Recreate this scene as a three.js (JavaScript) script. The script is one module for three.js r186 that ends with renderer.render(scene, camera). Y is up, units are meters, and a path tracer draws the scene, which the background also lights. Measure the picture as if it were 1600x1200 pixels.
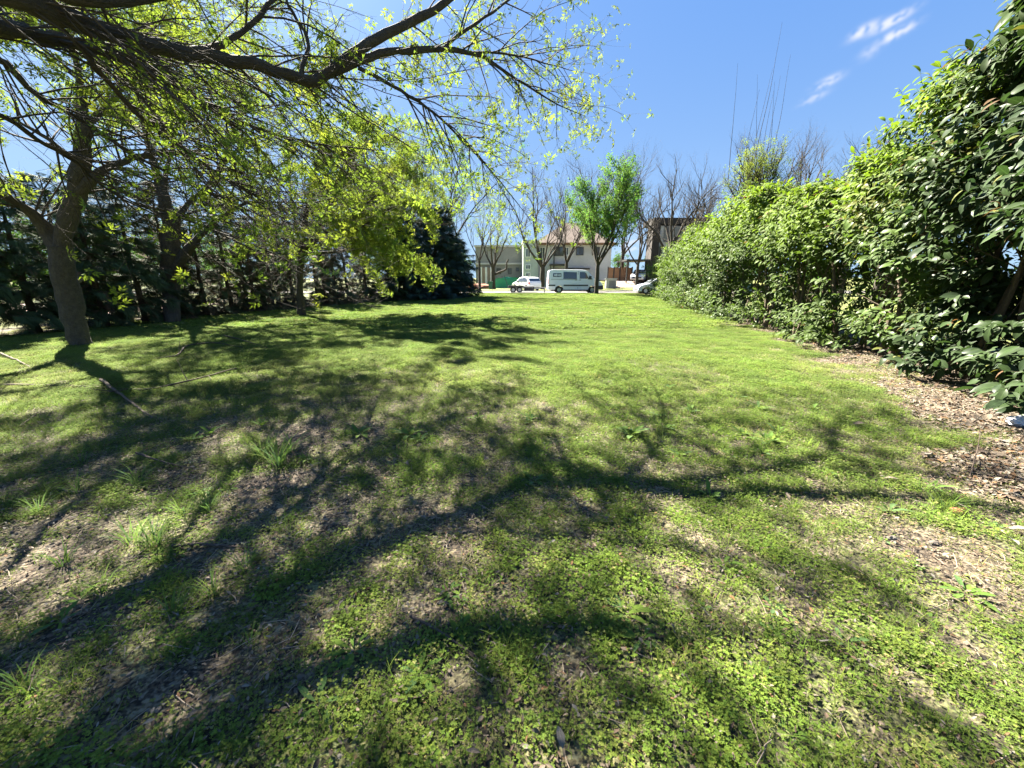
import * as THREE from 'three';
import { mergeGeometries } from 'three/addons/utils/BufferGeometryUtils.js';

// ---------------------------------------------------------------- camera
const D2R = Math.PI / 180;
const FOV = 88, EYE = 1.55, PITCH = -15.0 * D2R;
const scene = new THREE.Scene();
const camera = new THREE.PerspectiveCamera(FOV, 4 / 3, 0.05, 3000);
camera.position.set(0, EYE, 0);
camera.rotation.x = PITCH;
// a pixel of the 1600x1200 photograph -> a direction; distance always comes from what the thing touches
const FPX = 600 / Math.tan(FOV * D2R / 2);
function ray(px, py) {
  return new THREE.Vector3((px - 800) / FPX, (600 - py) / FPX, -1).applyAxisAngle(new THREE.Vector3(1, 0, 0), PITCH);
}
function at(px, py, z) { const r = ray(px, py); return r.multiplyScalar(z / -r.z).setZ(-z).add(new THREE.Vector3(0, EYE, 0)); }
function onGround(px, py) { const r = ray(px, py); const t = -EYE / r.y; return new THREE.Vector3(r.x * t, 0, r.z * t); }

// ---------------------------------------------------------------- sun
const SUN_AZ = -40 * D2R, SUN_EL = 43 * D2R;
const sunDir = new THREE.Vector3(Math.sin(SUN_AZ) * Math.cos(SUN_EL), Math.sin(SUN_EL), -Math.cos(SUN_AZ) * Math.cos(SUN_EL));
const sun = new THREE.DirectionalLight(new THREE.Color().setRGB(1, 0.93, 0.8), 5);
sun.name = 'sun';
sun.position.copy(sunDir).multiplyScalar(120);
sun.castShadow = true;
sun.shadow.mapSize.set(4096, 4096);
Object.assign(sun.shadow.camera, { left: -60, right: 60, top: 60, bottom: -60, near: 1, far: 300 });
scene.add(sun); scene.add(sun.target);

// ---------------------------------------------------------------- exposure
const renderer = new THREE.WebGLRenderer({ antialias: true });
renderer.toneMapping = THREE.LinearToneMapping;
renderer.toneMappingExposure = 10;
renderer.shadowMap.enabled = true;

// ---------------------------------------------------------------- random numbers and noise
function rngOf(seed) { let a = seed >>> 0; return () => { a = (a + 0x6D2B79F5) | 0; let t = Math.imul(a ^ (a >>> 15), 1 | a); t = (t + Math.imul(t ^ (t >>> 7), 61 | t)) ^ t; return ((t ^ (t >>> 14)) >>> 0) / 4294967296; }; }
let R = rngOf(11);
const rr = (a, b) => a + (b - a) * R();
const pick = (a) => a[Math.floor(R() * a.length) % a.length];
const V = (x, y, z) => new THREE.Vector3(x, y, z);
const smooth = (x, a, b) => { const t = Math.min(1, Math.max(0, (x - a) / (b - a))); return t * t * (3 - 2 * t); };
function hash3(x, y, z) { let h = Math.imul(x | 0, 374761393) ^ Math.imul(y | 0, 668265263) ^ Math.imul(z | 0, 2147483647 ^ 0x5bd1e995); h = Math.imul(h ^ (h >>> 13), 1274126177); return ((h ^ (h >>> 16)) >>> 0) / 4294967296; }
function noise3(x, y, z) {
  const ix = Math.floor(x), iy = Math.floor(y), iz = Math.floor(z), f = (t) => t * t * (3 - 2 * t);
  const u = f(x - ix), v = f(y - iy), w = f(z - iz), L = (a, b, t) => a + (b - a) * t;
  return L(L(L(hash3(ix, iy, iz), hash3(ix + 1, iy, iz), u), L(hash3(ix, iy + 1, iz), hash3(ix + 1, iy + 1, iz), u), v),
    L(L(hash3(ix, iy, iz + 1), hash3(ix + 1, iy, iz + 1), u), L(hash3(ix, iy + 1, iz + 1), hash3(ix + 1, iy + 1, iz + 1), u), v), w);
}
function fbm(x, y, z = 0, o = 4) { let s = 0, a = 0.5, n = 0; for (let i = 0; i < o; i++) { s += a * noise3(x, y, z + i * 7.1); n += a; a *= 0.5; x *= 2.03; y *= 2.03; z *= 2.03; } return s / n; }

// ---------------------------------------------------------------- sky: clear spring blue with a few thin wisps
{
  const W = 2048, H = 1024, data = new Float32Array(W * H * 4);
  const wisps = [[1392, 34, 1.25, 0.34, 1], [1400, 53, 1.1, 0.32, 1], [1350, 48, 0.9, 0.4, 0.8], [1293, 128, 1.0, 0.35, 0.7], [1272, 153, 1.0, 0.3, 0.4], [1360, 80, 0.7, 0.5, 0.3], [985, 385, 1.6, 1.0, 0.55],
    ].map(([px, py, a, b, s]) => { const d = ray(px, py).normalize(); return [Math.atan2(d.x, -d.z) / D2R, Math.asin(d.y) / D2R, a, b, s]; });
  R = rngOf(5);
  for (let i = 0; i < 26; i++) { const az = rr(75, 300); wisps.push([az > 180 ? az - 360 : az, rr(6, 50), rr(1, 4), rr(0.4, 1.2), rr(0.3, 0.9)]); }
  for (let j = 0; j < H; j++) {
    const el = ((j + 0.5) / H - 0.5) * 180, e = Math.max(0, el);
    const k = Math.pow(1 - Math.exp(-e / 17), 1.0);
    for (let i = 0; i < W; i++) {
      const lon = ((i + 0.5) / W - 0.5) * 2 * Math.PI, c = Math.cos(el * D2R), d = V(Math.cos(lon) * c, Math.sin(el * D2R), Math.sin(lon) * c);
      const cs = Math.max(0, d.dot(sunDir)), glow = 0.026 * Math.pow(cs, 3) + 0.095 * Math.pow(cs, 14);
      let col = [0.056 + (0.0085 - 0.056) * k, 0.083 + (0.03 - 0.083) * k, 0.11 + (0.087 - 0.11) * k];
      col = [col[0] + glow * 0.55, col[1] + glow * 0.62, col[2] + glow * 0.62];
      const az = Math.atan2(d.x, -d.z) / D2R;
      let cl = 0;
      for (const [a, b, wa, wb, s] of wisps) {
        let da = az - a; if (da > 180) da -= 360; if (da < -180) da += 360;
        const x = da * Math.cos(el * D2R), y = el - b - x * 0.28, q = (x / wa) ** 2 + (y / wb) ** 2;
        if (q < 6) cl = Math.max(cl, s * Math.exp(-q * 1.2) * smooth(fbm(x * 2.2 + a, y * 5 + b, 0, 5), 0.34, 0.58) * 1.5);
      }
      cl = Math.min(0.85, cl);
      const o = (j * W + i) * 4;
      data[o] = col[0] + (0.1 - col[0]) * cl; data[o + 1] = col[1] + (0.102 - col[1]) * cl; data[o + 2] = col[2] + (0.112 - col[2]) * cl; data[o + 3] = 1;
    }
  }
  const t = new THREE.DataTexture(data, W, H, THREE.RGBAFormat, THREE.FloatType);
  t.mapping = THREE.EquirectangularReflectionMapping; t.magFilter = THREE.LinearFilter; t.needsUpdate = true;
  scene.background = t; scene.environment = t;
}

// ---------------------------------------------------------------- helpers: naming, things, parts
const taken = new Map();
function numbered(name) { const n = taken.get(name) ?? 0; taken.set(name, n + 1); return n ? name + '_' + String(n).padStart(3, '0') : name; }
function shadows(o) { o.castShadow = true; o.receiveShadow = true; return o; }
function tag(o, label, category, group, kind) { if (label) o.userData.label = label; if (category) o.userData.category = category; if (group) o.userData.group = group; if (kind) o.userData.kind = kind; return o; }
function thing(name, label, category, pos = V(0, 0, 0), group) {
  const g = new THREE.Group(); g.name = numbered(name); g.position.copy(pos); scene.add(g); return tag(g, label, category, group);
}
function part(parent, name, geo, mat, label) { const m = shadows(new THREE.Mesh(geo, mat)); m.name = name; if (label) m.userData.label = label; parent.add(m); return m; }
function single(name, geo, mat, label, category, group, pos) { const m = shadows(new THREE.Mesh(geo, mat)); m.name = numbered(name); if (pos) m.position.copy(pos); scene.add(m); return tag(m, label, category, group); }
function setting(name, geo, mat) { const m = shadows(new THREE.Mesh(geo, mat)); m.name = numbered(name); m.userData.kind = 'structure'; m.userData.label = name.replace(/_/g, ' '); scene.add(m); return m; }
function copies(parent, name, geo, mat, list, colors) {
  const im = shadows(new THREE.InstancedMesh(geo, mat, list.length)); im.name = parent === scene ? numbered(name) : name;
  for (let i = 0; i < list.length; i++) { im.setMatrixAt(i, list[i]); if (colors) im.setColorAt(i, colors[i]); }
  im.userData.kind = 'stuff'; parent.add(im); return im;
}
const _q = new THREE.Quaternion(), _s = new THREE.Vector3(), _e = new THREE.Euler();
function mat4(p, q, s) { return new THREE.Matrix4().compose(p, q, typeof s === 'number' ? _s.set(s, s, s) : s); }
// y axis of the piece along dir, turned by roll about it
const UPV = V(0, 1, 0);
function along(dir, roll = 0) { const q = new THREE.Quaternion().setFromUnitVectors(UPV, dir.clone().normalize()); return q.multiply(new THREE.Quaternion().setFromAxisAngle(UPV, roll)); }
// z axis up-facing leaf: y along dir, face normal as near as possible to n
function facing(dir, n) { const y = dir.clone().normalize(), x = y.clone().cross(n).normalize(), z = x.clone().cross(y); return new THREE.Quaternion().setFromRotationMatrix(new THREE.Matrix4().makeBasis(x, y, z)); }
const rgb = (r, g, b) => new THREE.Color().setRGB(r, g, b);

class MB {
  constructor() { this.p = []; this.n = []; this.u = []; this.i = []; }
  get size() { return this.i.length; }
  tube(pts, rad, sides = 6, cap = true) {
    const N = pts.length; if (N < 2) return this;
    let t = pts[1].clone().sub(pts[0]).normalize(), nrm = Math.abs(t.y) < 0.9 ? V(0, 1, 0) : V(1, 0, 0);
    nrm.sub(t.clone().multiplyScalar(nrm.dot(t))).normalize();
    const base = this.p.length / 3; let len = 0;
    const turns = Math.max(1, Math.round(6.28 * rad[0] / 0.4));
    for (let k = 0; k < N; k++) {
      if (k > 0) { len += pts[k].distanceTo(pts[k - 1]); }
      const t2 = (k < N - 1 ? pts[k + 1].clone().sub(pts[Math.max(0, k - 1)]) : pts[k].clone().sub(pts[k - 1])).normalize();
      nrm.sub(t2.clone().multiplyScalar(nrm.dot(t2))).normalize();
      const b = t2.clone().cross(nrm);
      for (let s = 0; s <= sides; s++) {
        const a = s / sides * 6.28318, c = Math.cos(a), d = Math.sin(a), x = nrm.x * c + b.x * d, y = nrm.y * c + b.y * d, z = nrm.z * c + b.z * d;
        this.p.push(pts[k].x + x * rad[k], pts[k].y + y * rad[k], pts[k].z + z * rad[k]); this.n.push(x, y, z); this.u.push(s / sides * turns, len / 0.4);
      }
    }
    const S = sides + 1;
    for (let k = 0; k < N - 1; k++) for (let s = 0; s < sides; s++) { const a = base + k * S + s, b = a + 1, c = a + S, d = c + 1; this.i.push(a, b, c, b, d, c); }
    if (cap) { // close both ends
      for (const [k, sg] of [[0, -1], [N - 1, 1]]) {
        const t2 = (k ? pts[k].clone().sub(pts[k - 1]) : pts[1].clone().sub(pts[0])).normalize().multiplyScalar(sg), c0 = this.p.length / 3;
        this.p.push(pts[k].x, pts[k].y, pts[k].z); this.n.push(t2.x, t2.y, t2.z); this.u.push(0, 0);
        for (let s = 0; s <= sides; s++) { const o = (base + k * S + s) * 3; this.p.push(this.p[o], this.p[o + 1], this.p[o + 2]); this.n.push(t2.x, t2.y, t2.z); this.u.push(s / sides, 0.1); }
        for (let s = 0; s < sides; s++) sg > 0 ? this.i.push(c0, c0 + 1 + s, c0 + 2 + s) : this.i.push(c0, c0 + 2 + s, c0 + 1 + s);
      }
    }
    return this;
  }
  // a leaf blade: from o along dir, width w, face normal n, droop in metres, fold 0..1
  leaf(o, dir, n, len, w, droop = 0, fold = 0.15, shape = LEAF_OVAL) {
    const y = dir.clone().normalize(), x = y.clone().cross(n).normalize(), z = x.clone().cross(y), base = this.p.length / 3, S = shape.length;
    for (let k = 0; k < S; k++) {
      const [t, hw] = shape[k], d = droop * t * t;
      for (const s of [-1, 0, 1]) {
        const lift = s ? fold * hw * w : 0, px = s * hw * w;
        this.p.push(o.x + y.x * t * len + x.x * px + z.x * lift, o.y + y.y * t * len + x.y * px + z.y * lift - d, o.z + y.z * t * len + x.z * px + z.z * lift);
        const nn = z.clone().addScaledVector(x, -s * fold).addScaledVector(y, droop * 2 * t / len * 0.7).normalize();
        this.n.push(nn.x, nn.y, nn.z); this.u.push(0.5 + s * hw, t);
      }
    }
    for (let k = 0; k < S - 1; k++) { const a = base + k * 3; this.i.push(a, a + 1, a + 3, a + 1, a + 4, a + 3, a + 1, a + 2, a + 4, a + 2, a + 5, a + 4); }
    return this;
  }
  // flat little leaf of two triangles
  chip(o, dir, n, len, w) {
    const y = dir.clone().normalize(), x = y.clone().cross(n).normalize(), z = x.clone().cross(y), b = this.p.length / 3;
    for (const [t, s] of [[0, 0], [0.5, -0.5], [1, 0], [0.5, 0.5]]) { this.p.push(o.x + y.x * t * len + x.x * s * w, o.y + y.y * t * len + x.y * s * w, o.z + y.z * t * len + x.z * s * w); this.n.push(z.x, z.y, z.z); this.u.push(0.5 + s, t); }
    this.i.push(b, b + 2, b + 1, b, b + 3, b + 2);
    return this;
  }
  // grass blade: a bent tapering strip
  blade(o, dir, side, h, w, bend) {
    const b = this.p.length / 3, up = V(0, 1, 0), nn = V(0, 0, 0);
    for (let k = 0; k < 3; k++) {
      const t = k / 3, c = o.clone().addScaledVector(up, h * (t - 0.25 * bend * t * t)).addScaledVector(dir, h * bend * t * t), ww = w * (1 - t * 0.55);
      nn.copy(dir).multiplyScalar(-0.6 + bend * t * 0.6).addScaledVector(up, 0.9 + bend * t).normalize();
      for (const s of [-0.5, 0.5]) { this.p.push(c.x + side.x * ww * s, c.y + side.y * ww * s, c.z + side.z * ww * s); this.n.push(nn.x, nn.y, nn.z); this.u.push(s + 0.5, t); }
    }
    const tip = o.clone().addScaledVector(up, h * (1 - 0.25 * bend)).addScaledVector(dir, h * bend);
    this.p.push(tip.x, tip.y, tip.z); this.n.push(nn.x, nn.y, nn.z); this.u.push(0.5, 1);
    this.i.push(b, b + 1, b + 2, b + 1, b + 3, b + 2, b + 2, b + 3, b + 4, b + 3, b + 5, b + 4, b + 4, b + 5, b + 6);
    return this;
  }
  build() {
    const g = new THREE.BufferGeometry();
    g.setAttribute('position', new THREE.Float32BufferAttribute(this.p, 3)); g.setAttribute('normal', new THREE.Float32BufferAttribute(this.n, 3)); g.setAttribute('uv', new THREE.Float32BufferAttribute(this.u, 2));
    g.setIndex(this.i); return g;
  }
}
const LEAF_OVAL = [[0, 0.04], [0.2, 0.36], [0.5, 0.5], [0.78, 0.33], [1, 0.02]];
const LEAF_SMALL = [[0, 0.04], [0.4, 0.5], [1, 0.02]];
const LEAF_LANCE = [[0, 0.06], [0.15, 0.12], [0.5, 0.42], [0.75, 0.45], [0.92, 0.25], [1, 0.02]];
function box(w, h, d, x = 0, y = 0, z = 0) { const g = new THREE.BoxGeometry(w, h, d); g.translate(x, y, z); return g; }
function join(list) { return mergeGeometries(list.map((g) => { const k = g.index ? g.toNonIndexed() : g; for (const n of Object.keys(k.attributes)) if (!['position', 'normal', 'uv'].includes(n)) k.deleteAttribute(n); return k; })); }

// ---------------------------------------------------------------- textures and materials
function tex(n, fn, srgb) {
  const d = new Uint8Array(n * n * 4);
  for (let j = 0; j < n; j++) for (let i = 0; i < n; i++) { const c = fn(i / n, j / n), o = (j * n + i) * 4; for (let k = 0; k < 3; k++) d[o + k] = Math.max(0, Math.min(255, (Array.isArray(c) ? c[k] : c) * 255)); d[o + 3] = 255; }
  const t = new THREE.DataTexture(d, n, n); t.wrapS = t.wrapT = THREE.RepeatWrapping; t.magFilter = THREE.LinearFilter; if (srgb) t.colorSpace = THREE.SRGBColorSpace; t.needsUpdate = true; return t;
}
// noise that repeats over the unit square
function tile(u, v, f, o = 4, seed = 0) { const b = (x, y) => fbm(x * f, y * f, seed, o), w = (t) => smooth(t, 0.75, 1); const a = w(u), c = w(v); return (b(u, v) * (1 - a) + b(u - 1, v) * a) * (1 - c) + (b(u, v - 1) * (1 - a) + b(u - 1, v - 1) * a) * c; }
const barkBump = tex(256, (u, v) => { const w = tile(u, v, 5, 3, 3); const r = Math.abs(((u * 6 + w * 1.6) % 1) - 0.5) * 2; return 0.25 * r + 0.5 * tile(u, v, 14, 3, 9) + 0.25 * tile(u, v * 0.999, 40, 2, 1); });
const barkMap = tex(256, (u, v) => { const a = tile(u, v, 6, 4, 21), b = tile(u, v, 30, 2, 4); const k = 0.62 + 0.3 * a + 0.22 * (b - 0.5); return [k, k * 0.985, k * 0.96]; }, true);
const soilMap = tex(1024, (u, v) => { const a = tile(u, v, 5, 5, 31), b = tile(u, v, 60, 3, 2), c = tile(u, v, 180, 2, 7); const k = 0.46 + 0.3 * (a - 0.5) + 0.9 * (b - 0.5) + 0.9 * (c - 0.5); const s = smooth(tile(u, v, 90, 2, 51), 0.6, 0.68) * 0.3; return [k + s + 0.18, k + s * 0.95 + 0.15, k + s * 0.85 + 0.12]; }, true);
const soilBump = tex(512, (u, v) => 0.4 * tile(u, v, 24, 4, 2) + 0.6 * tile(u, v, 90, 2, 8));
const plainBump = tex(256, (u, v) => tile(u, v, 30, 4, 12));
const leafVein = tex(128, (u, v) => { const d = Math.abs(u - 0.5), rib = Math.exp(-d * d * 900); const q = ((v * 7 - d * 5) % 1 + 1) % 1; const s = Math.exp(-((q - 0.5) ** 2) * 60) * 0.6; const k = 0.74 + 0.2 * Math.max(rib, s * 0.6) + 0.16 * (tile(u, v, 9, 3, 5) - 0.5); return [k, k, k * 0.97]; }, true);
const std = (o) => new THREE.MeshStandardMaterial(o);
const bark = (r, g, b, s = 0.02) => std({ color: rgb(r, g, b), map: barkMap, bumpMap: barkBump, bumpScale: s, roughness: 0.95 });
const M = {
  barkDark: bark(0.07, 0.058, 0.044, 0.03), barkGrey: bark(0.085, 0.072, 0.056, 0.025), barkTwig: bark(0.07, 0.057, 0.044, 0.003), barkConifer: bark(0.09, 0.065, 0.05, 0.015), barkPale: bark(0.15, 0.115, 0.08, 0.012), deadTwig: bark(0.12, 0.088, 0.064, 0.003),
  leaf: new THREE.MeshPhysicalMaterial({ color: 0xffffff, roughness: 1, transmission: 0.5, thickness: 0, specularIntensity: 0.25, side: THREE.DoubleSide }),
  grass: new THREE.MeshPhysicalMaterial({ color: 0xffffff, roughness: 1, transmission: 0.42, thickness: 0, specularIntensity: 0.2, side: THREE.DoubleSide }),
  gloss: new THREE.MeshPhysicalMaterial({ color: 0xffffff, map: leafVein, roughness: 1, transmission: 0.38, thickness: 0, specularIntensity: 0.25, clearcoat: 0.22, clearcoatRoughness: 0.36, side: THREE.DoubleSide }),
  leafVein: new THREE.MeshPhysicalMaterial({ color: 0xffffff, map: leafVein, roughness: 1, transmission: 0.45, thickness: 0, specularIntensity: 0.3, clearcoat: 0.12, clearcoatRoughness: 0.4, side: THREE.DoubleSide }),
  needle: std({ color: 0xffffff, roughness: 0.9, side: THREE.DoubleSide }),
  dry: new THREE.MeshPhysicalMaterial({ color: 0xffffff, map: leafVein, roughness: 1, transmission: 0.15, thickness: 0, side: THREE.DoubleSide }),
};
// gloss leaves need their own colours as single meshes: a few shared tints
const glossTints = [[0.045, 0.085, 0.022], [0.06, 0.115, 0.024], [0.035, 0.07, 0.024], [0.11, 0.19, 0.03], [0.08, 0.14, 0.028], [0.16, 0.18, 0.03], [0.15, 0.085, 0.03]].map((c) => { const m = M.gloss.clone(); m.color = rgb(...c); return m; });

// ---------------------------------------------------------------- the ground
function lerpLine(pts, z) { // pts: [z, x] with z falling
  if (z >= pts[0][0]) return pts[0][1] + (z - pts[0][0]) * (pts[1][1] - pts[0][1]) / (pts[1][0] - pts[0][0]) * 0.5;
  for (let i = 0; i < pts.length - 1; i++) if (z >= pts[i + 1][0]) return pts[i][1] + (z - pts[i][0]) / (pts[i + 1][0] - pts[i][0]) * (pts[i + 1][1] - pts[i][1]);
  return pts[pts.length - 1][1];
}
const hedgeX = (z) => lerpLine([[-3, 5.75], [-4.6, 6.15], [-11.5, 7.1], [-18, 8.0], [-25, 9.6], [-34, 11.6]], z);
const rowX = (z) => lerpLine([[-6, -15.5], [-11, -14], [-19, -12.3], [-24.5, -10], [-28, -7.4], [-36, -4.6]], z);
const groundY = (x, z) => (z > -38 ? 0.07 * (fbm(x * 0.5 + 3, z * 0.5, 2, 3) - 0.5) * smooth(-z, 38, 34) : 0) + 1.15 * smooth(x, 9, 14) * smooth(-z, 49, 57);
const patches = [[400, 745, 0.6, 1], [460, 682, 0.45, 1], [335, 705, 0.45, 0.9], [720, 815, 0.5, 0.75], [600, 855, 0.4, 0.65], [590, 975, 0.38, 0.85], [730, 1140, 0.18, 0.5], [230, 1085, 0.3, 0.55], [1050, 875, 0.2, 0.6], [100, 985, 0.35, 0.6], [40, 880, 0.4, 0.65],
  [880, 1170, 0.12, 0.5], [640, 900, 0.3, 0.6], [470, 800, 0.5, 0.7], [1130, 965, 0.2, 0.6], [420, 1040, 0.2, 0.6], [700, 1080, 0.14, 0.5], [560, 690, 0.4, 0.7], [350, 760, 0.5, 0.8], [1430, 850, 0.5, 0.8], [1280, 790, 0.4, 0.6], [250, 640, 0.8, 0.5], [800, 800, 0.4, 0.6]].map(([px, py, r, s]) => [onGround(px, py), r, s]);
function litterAt(x, z) { // dry strip along the foot of the hedge
  const L = lerpLine([[-1, 2.9], [-3, 3.7], [-6.5, 5.3], [-9, 6.3], [-12, 7.2], [-18, 8.1], [-34, 11.8]], z);
  return smooth(x + 3.4 * (fbm(x * 1.6, z * 1.6, 4, 4) - 0.5), L - 0.8, L + 1.0);
}
function cover(x, z) {
  let c = 1 - 0.88 * litterAt(x, z);
  const near = smooth(z, -7, -2.6);
  c *= 1 - near * 0.6 * smooth(fbm(x * 5 + 9, z * 5, 1, 4), 0.5, 0.66);
  c *= 1 - 0.35 * smooth(fbm(x * 0.7 + 2, z * 0.7, 6, 3), 0.5, 0.7) * smooth(z, -12, -6);
  for (const [p, r, s] of patches) { const q = ((x - p.x) ** 2 + (z - p.z) ** 2) / (r * r); if (q < 4) c *= 1 - s * 0.9 * Math.exp(-q * 1.1) * smooth(fbm(x * 3.5, z * 3.5, 8, 3), 0.3, 0.6); }
  c *= 1 - 0.8 * smooth(rowX(z) + 1.2 - x + (fbm(x, z, 3, 2) - 0.5) * 2, 0, 1.2) * smooth(x, rowX(z) - 3.2, rowX(z) - 2);
  return Math.max(0, c);
}
{
  const line = (a, b, fine0, fine1, st) => { const v = []; let x = fine0; const left = []; let s = st; while (x > a) { s *= 1.09; x -= s; left.push(Math.max(a, x)); } v.push(...left.reverse()); for (x = fine0; x < fine1; x += st) v.push(x); s = st; while (x < b) { v.push(x); s *= 1.09; x += s; } v.push(b); return v; };
  const xs = line(-700, 700, -6, 7, 0.14), zs = line(-900, 300, -9, 1, 0.14), p = [], c = [], u = [], idx = [];
  for (const z of zs) for (const x of xs) {
    p.push(x, groundY(x, z), z); u.push(x / 1.7, z / 1.7);
    const inLot = x > rowX(z) - 2.5 && x < hedgeX(z) + 4 && z > -39;
    const cv = inLot ? cover(x, z) : 1, g = Math.pow(cv, 1.3);
    const a = [0.15, 0.12, 0.09], t = fbm(x * 0.15, z * 0.15, 5, 3), b = inLot ? [0.12, 0.14, 0.05] : [0.16 + t * 0.1, 0.24 + t * 0.05, 0.055], far = 1;
    for (let k = 0; k < 3; k++) c.push((a[k] + (b[k] - a[k]) * g) * far);
  }
  const nx = xs.length;
  for (let j = 0; j < zs.length - 1; j++) for (let i = 0; i < nx - 1; i++) { const q = j * nx + i; idx.push(q, q + nx, q + 1, q + 1, q + nx, q + nx + 1); }
  const g = new THREE.BufferGeometry();
  g.setAttribute('position', new THREE.Float32BufferAttribute(p, 3)); g.setAttribute('color', new THREE.Float32BufferAttribute(c, 3)); g.setAttribute('uv', new THREE.Float32BufferAttribute(u, 2)); g.setIndex(idx); g.computeVertexNormals();
  setting('ground', g, std({ vertexColors: true, map: soilMap, bumpMap: soilBump, bumpScale: 0.03, roughness: 1 }));
}
// street across the far end, driveway and paving
{
  const slab = (x0, x1, z0, z1, y) => { const g = new THREE.PlaneGeometry(x1 - x0, z1 - z0); g.rotateX(-Math.PI / 2); g.translate((x0 + x1) / 2, y, (z0 + z1) / 2); const uv = g.attributes.uv, q = g.attributes.position; for (let i = 0; i < uv.count; i++) uv.setXY(i, q.getX(i) / 2, q.getZ(i) / 2); return g; };
  setting('street', slab(-250, 250, -47, -40.3, 0.006), std({ color: rgb(0.20, 0.195, 0.185), map: soilMap, bumpMap: plainBump, bumpScale: 0.01, roughness: 0.95 }));
  for (const [z, w] of [[-40.2, 0.16], [-47.1, 0.16]]) setting('kerb', box(500, 0.1, w, 0, 0.05, z), std({ color: rgb(0.36, 0.35, 0.33), roughness: 0.95, bumpMap: plainBump, bumpScale: 0.006 }));
  const dg = new THREE.PlaneGeometry(6.4, 14, 1, 24); dg.rotateX(-Math.PI / 2); dg.translate(16.2, 0, -55); const dp = dg.attributes.position;
  for (let i = 0; i < dp.count; i++) dp.setY(i, groundY(15.5, dp.getZ(i)) + 0.03);
  dg.computeVertexNormals();
  setting('driveway', dg, std({ color: rgb(0.52, 0.42, 0.37), map: soilMap, roughness: 0.95 }));
  // neighbour's paving beyond the conifer row
  const nb = slab(-44, -17.2, -24.5, -16.5, 0.05);
  setting('paved_yard', nb, std({ color: rgb(0.56, 0.46, 0.42), map: soilMap, roughness: 0.95 }));
}

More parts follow.
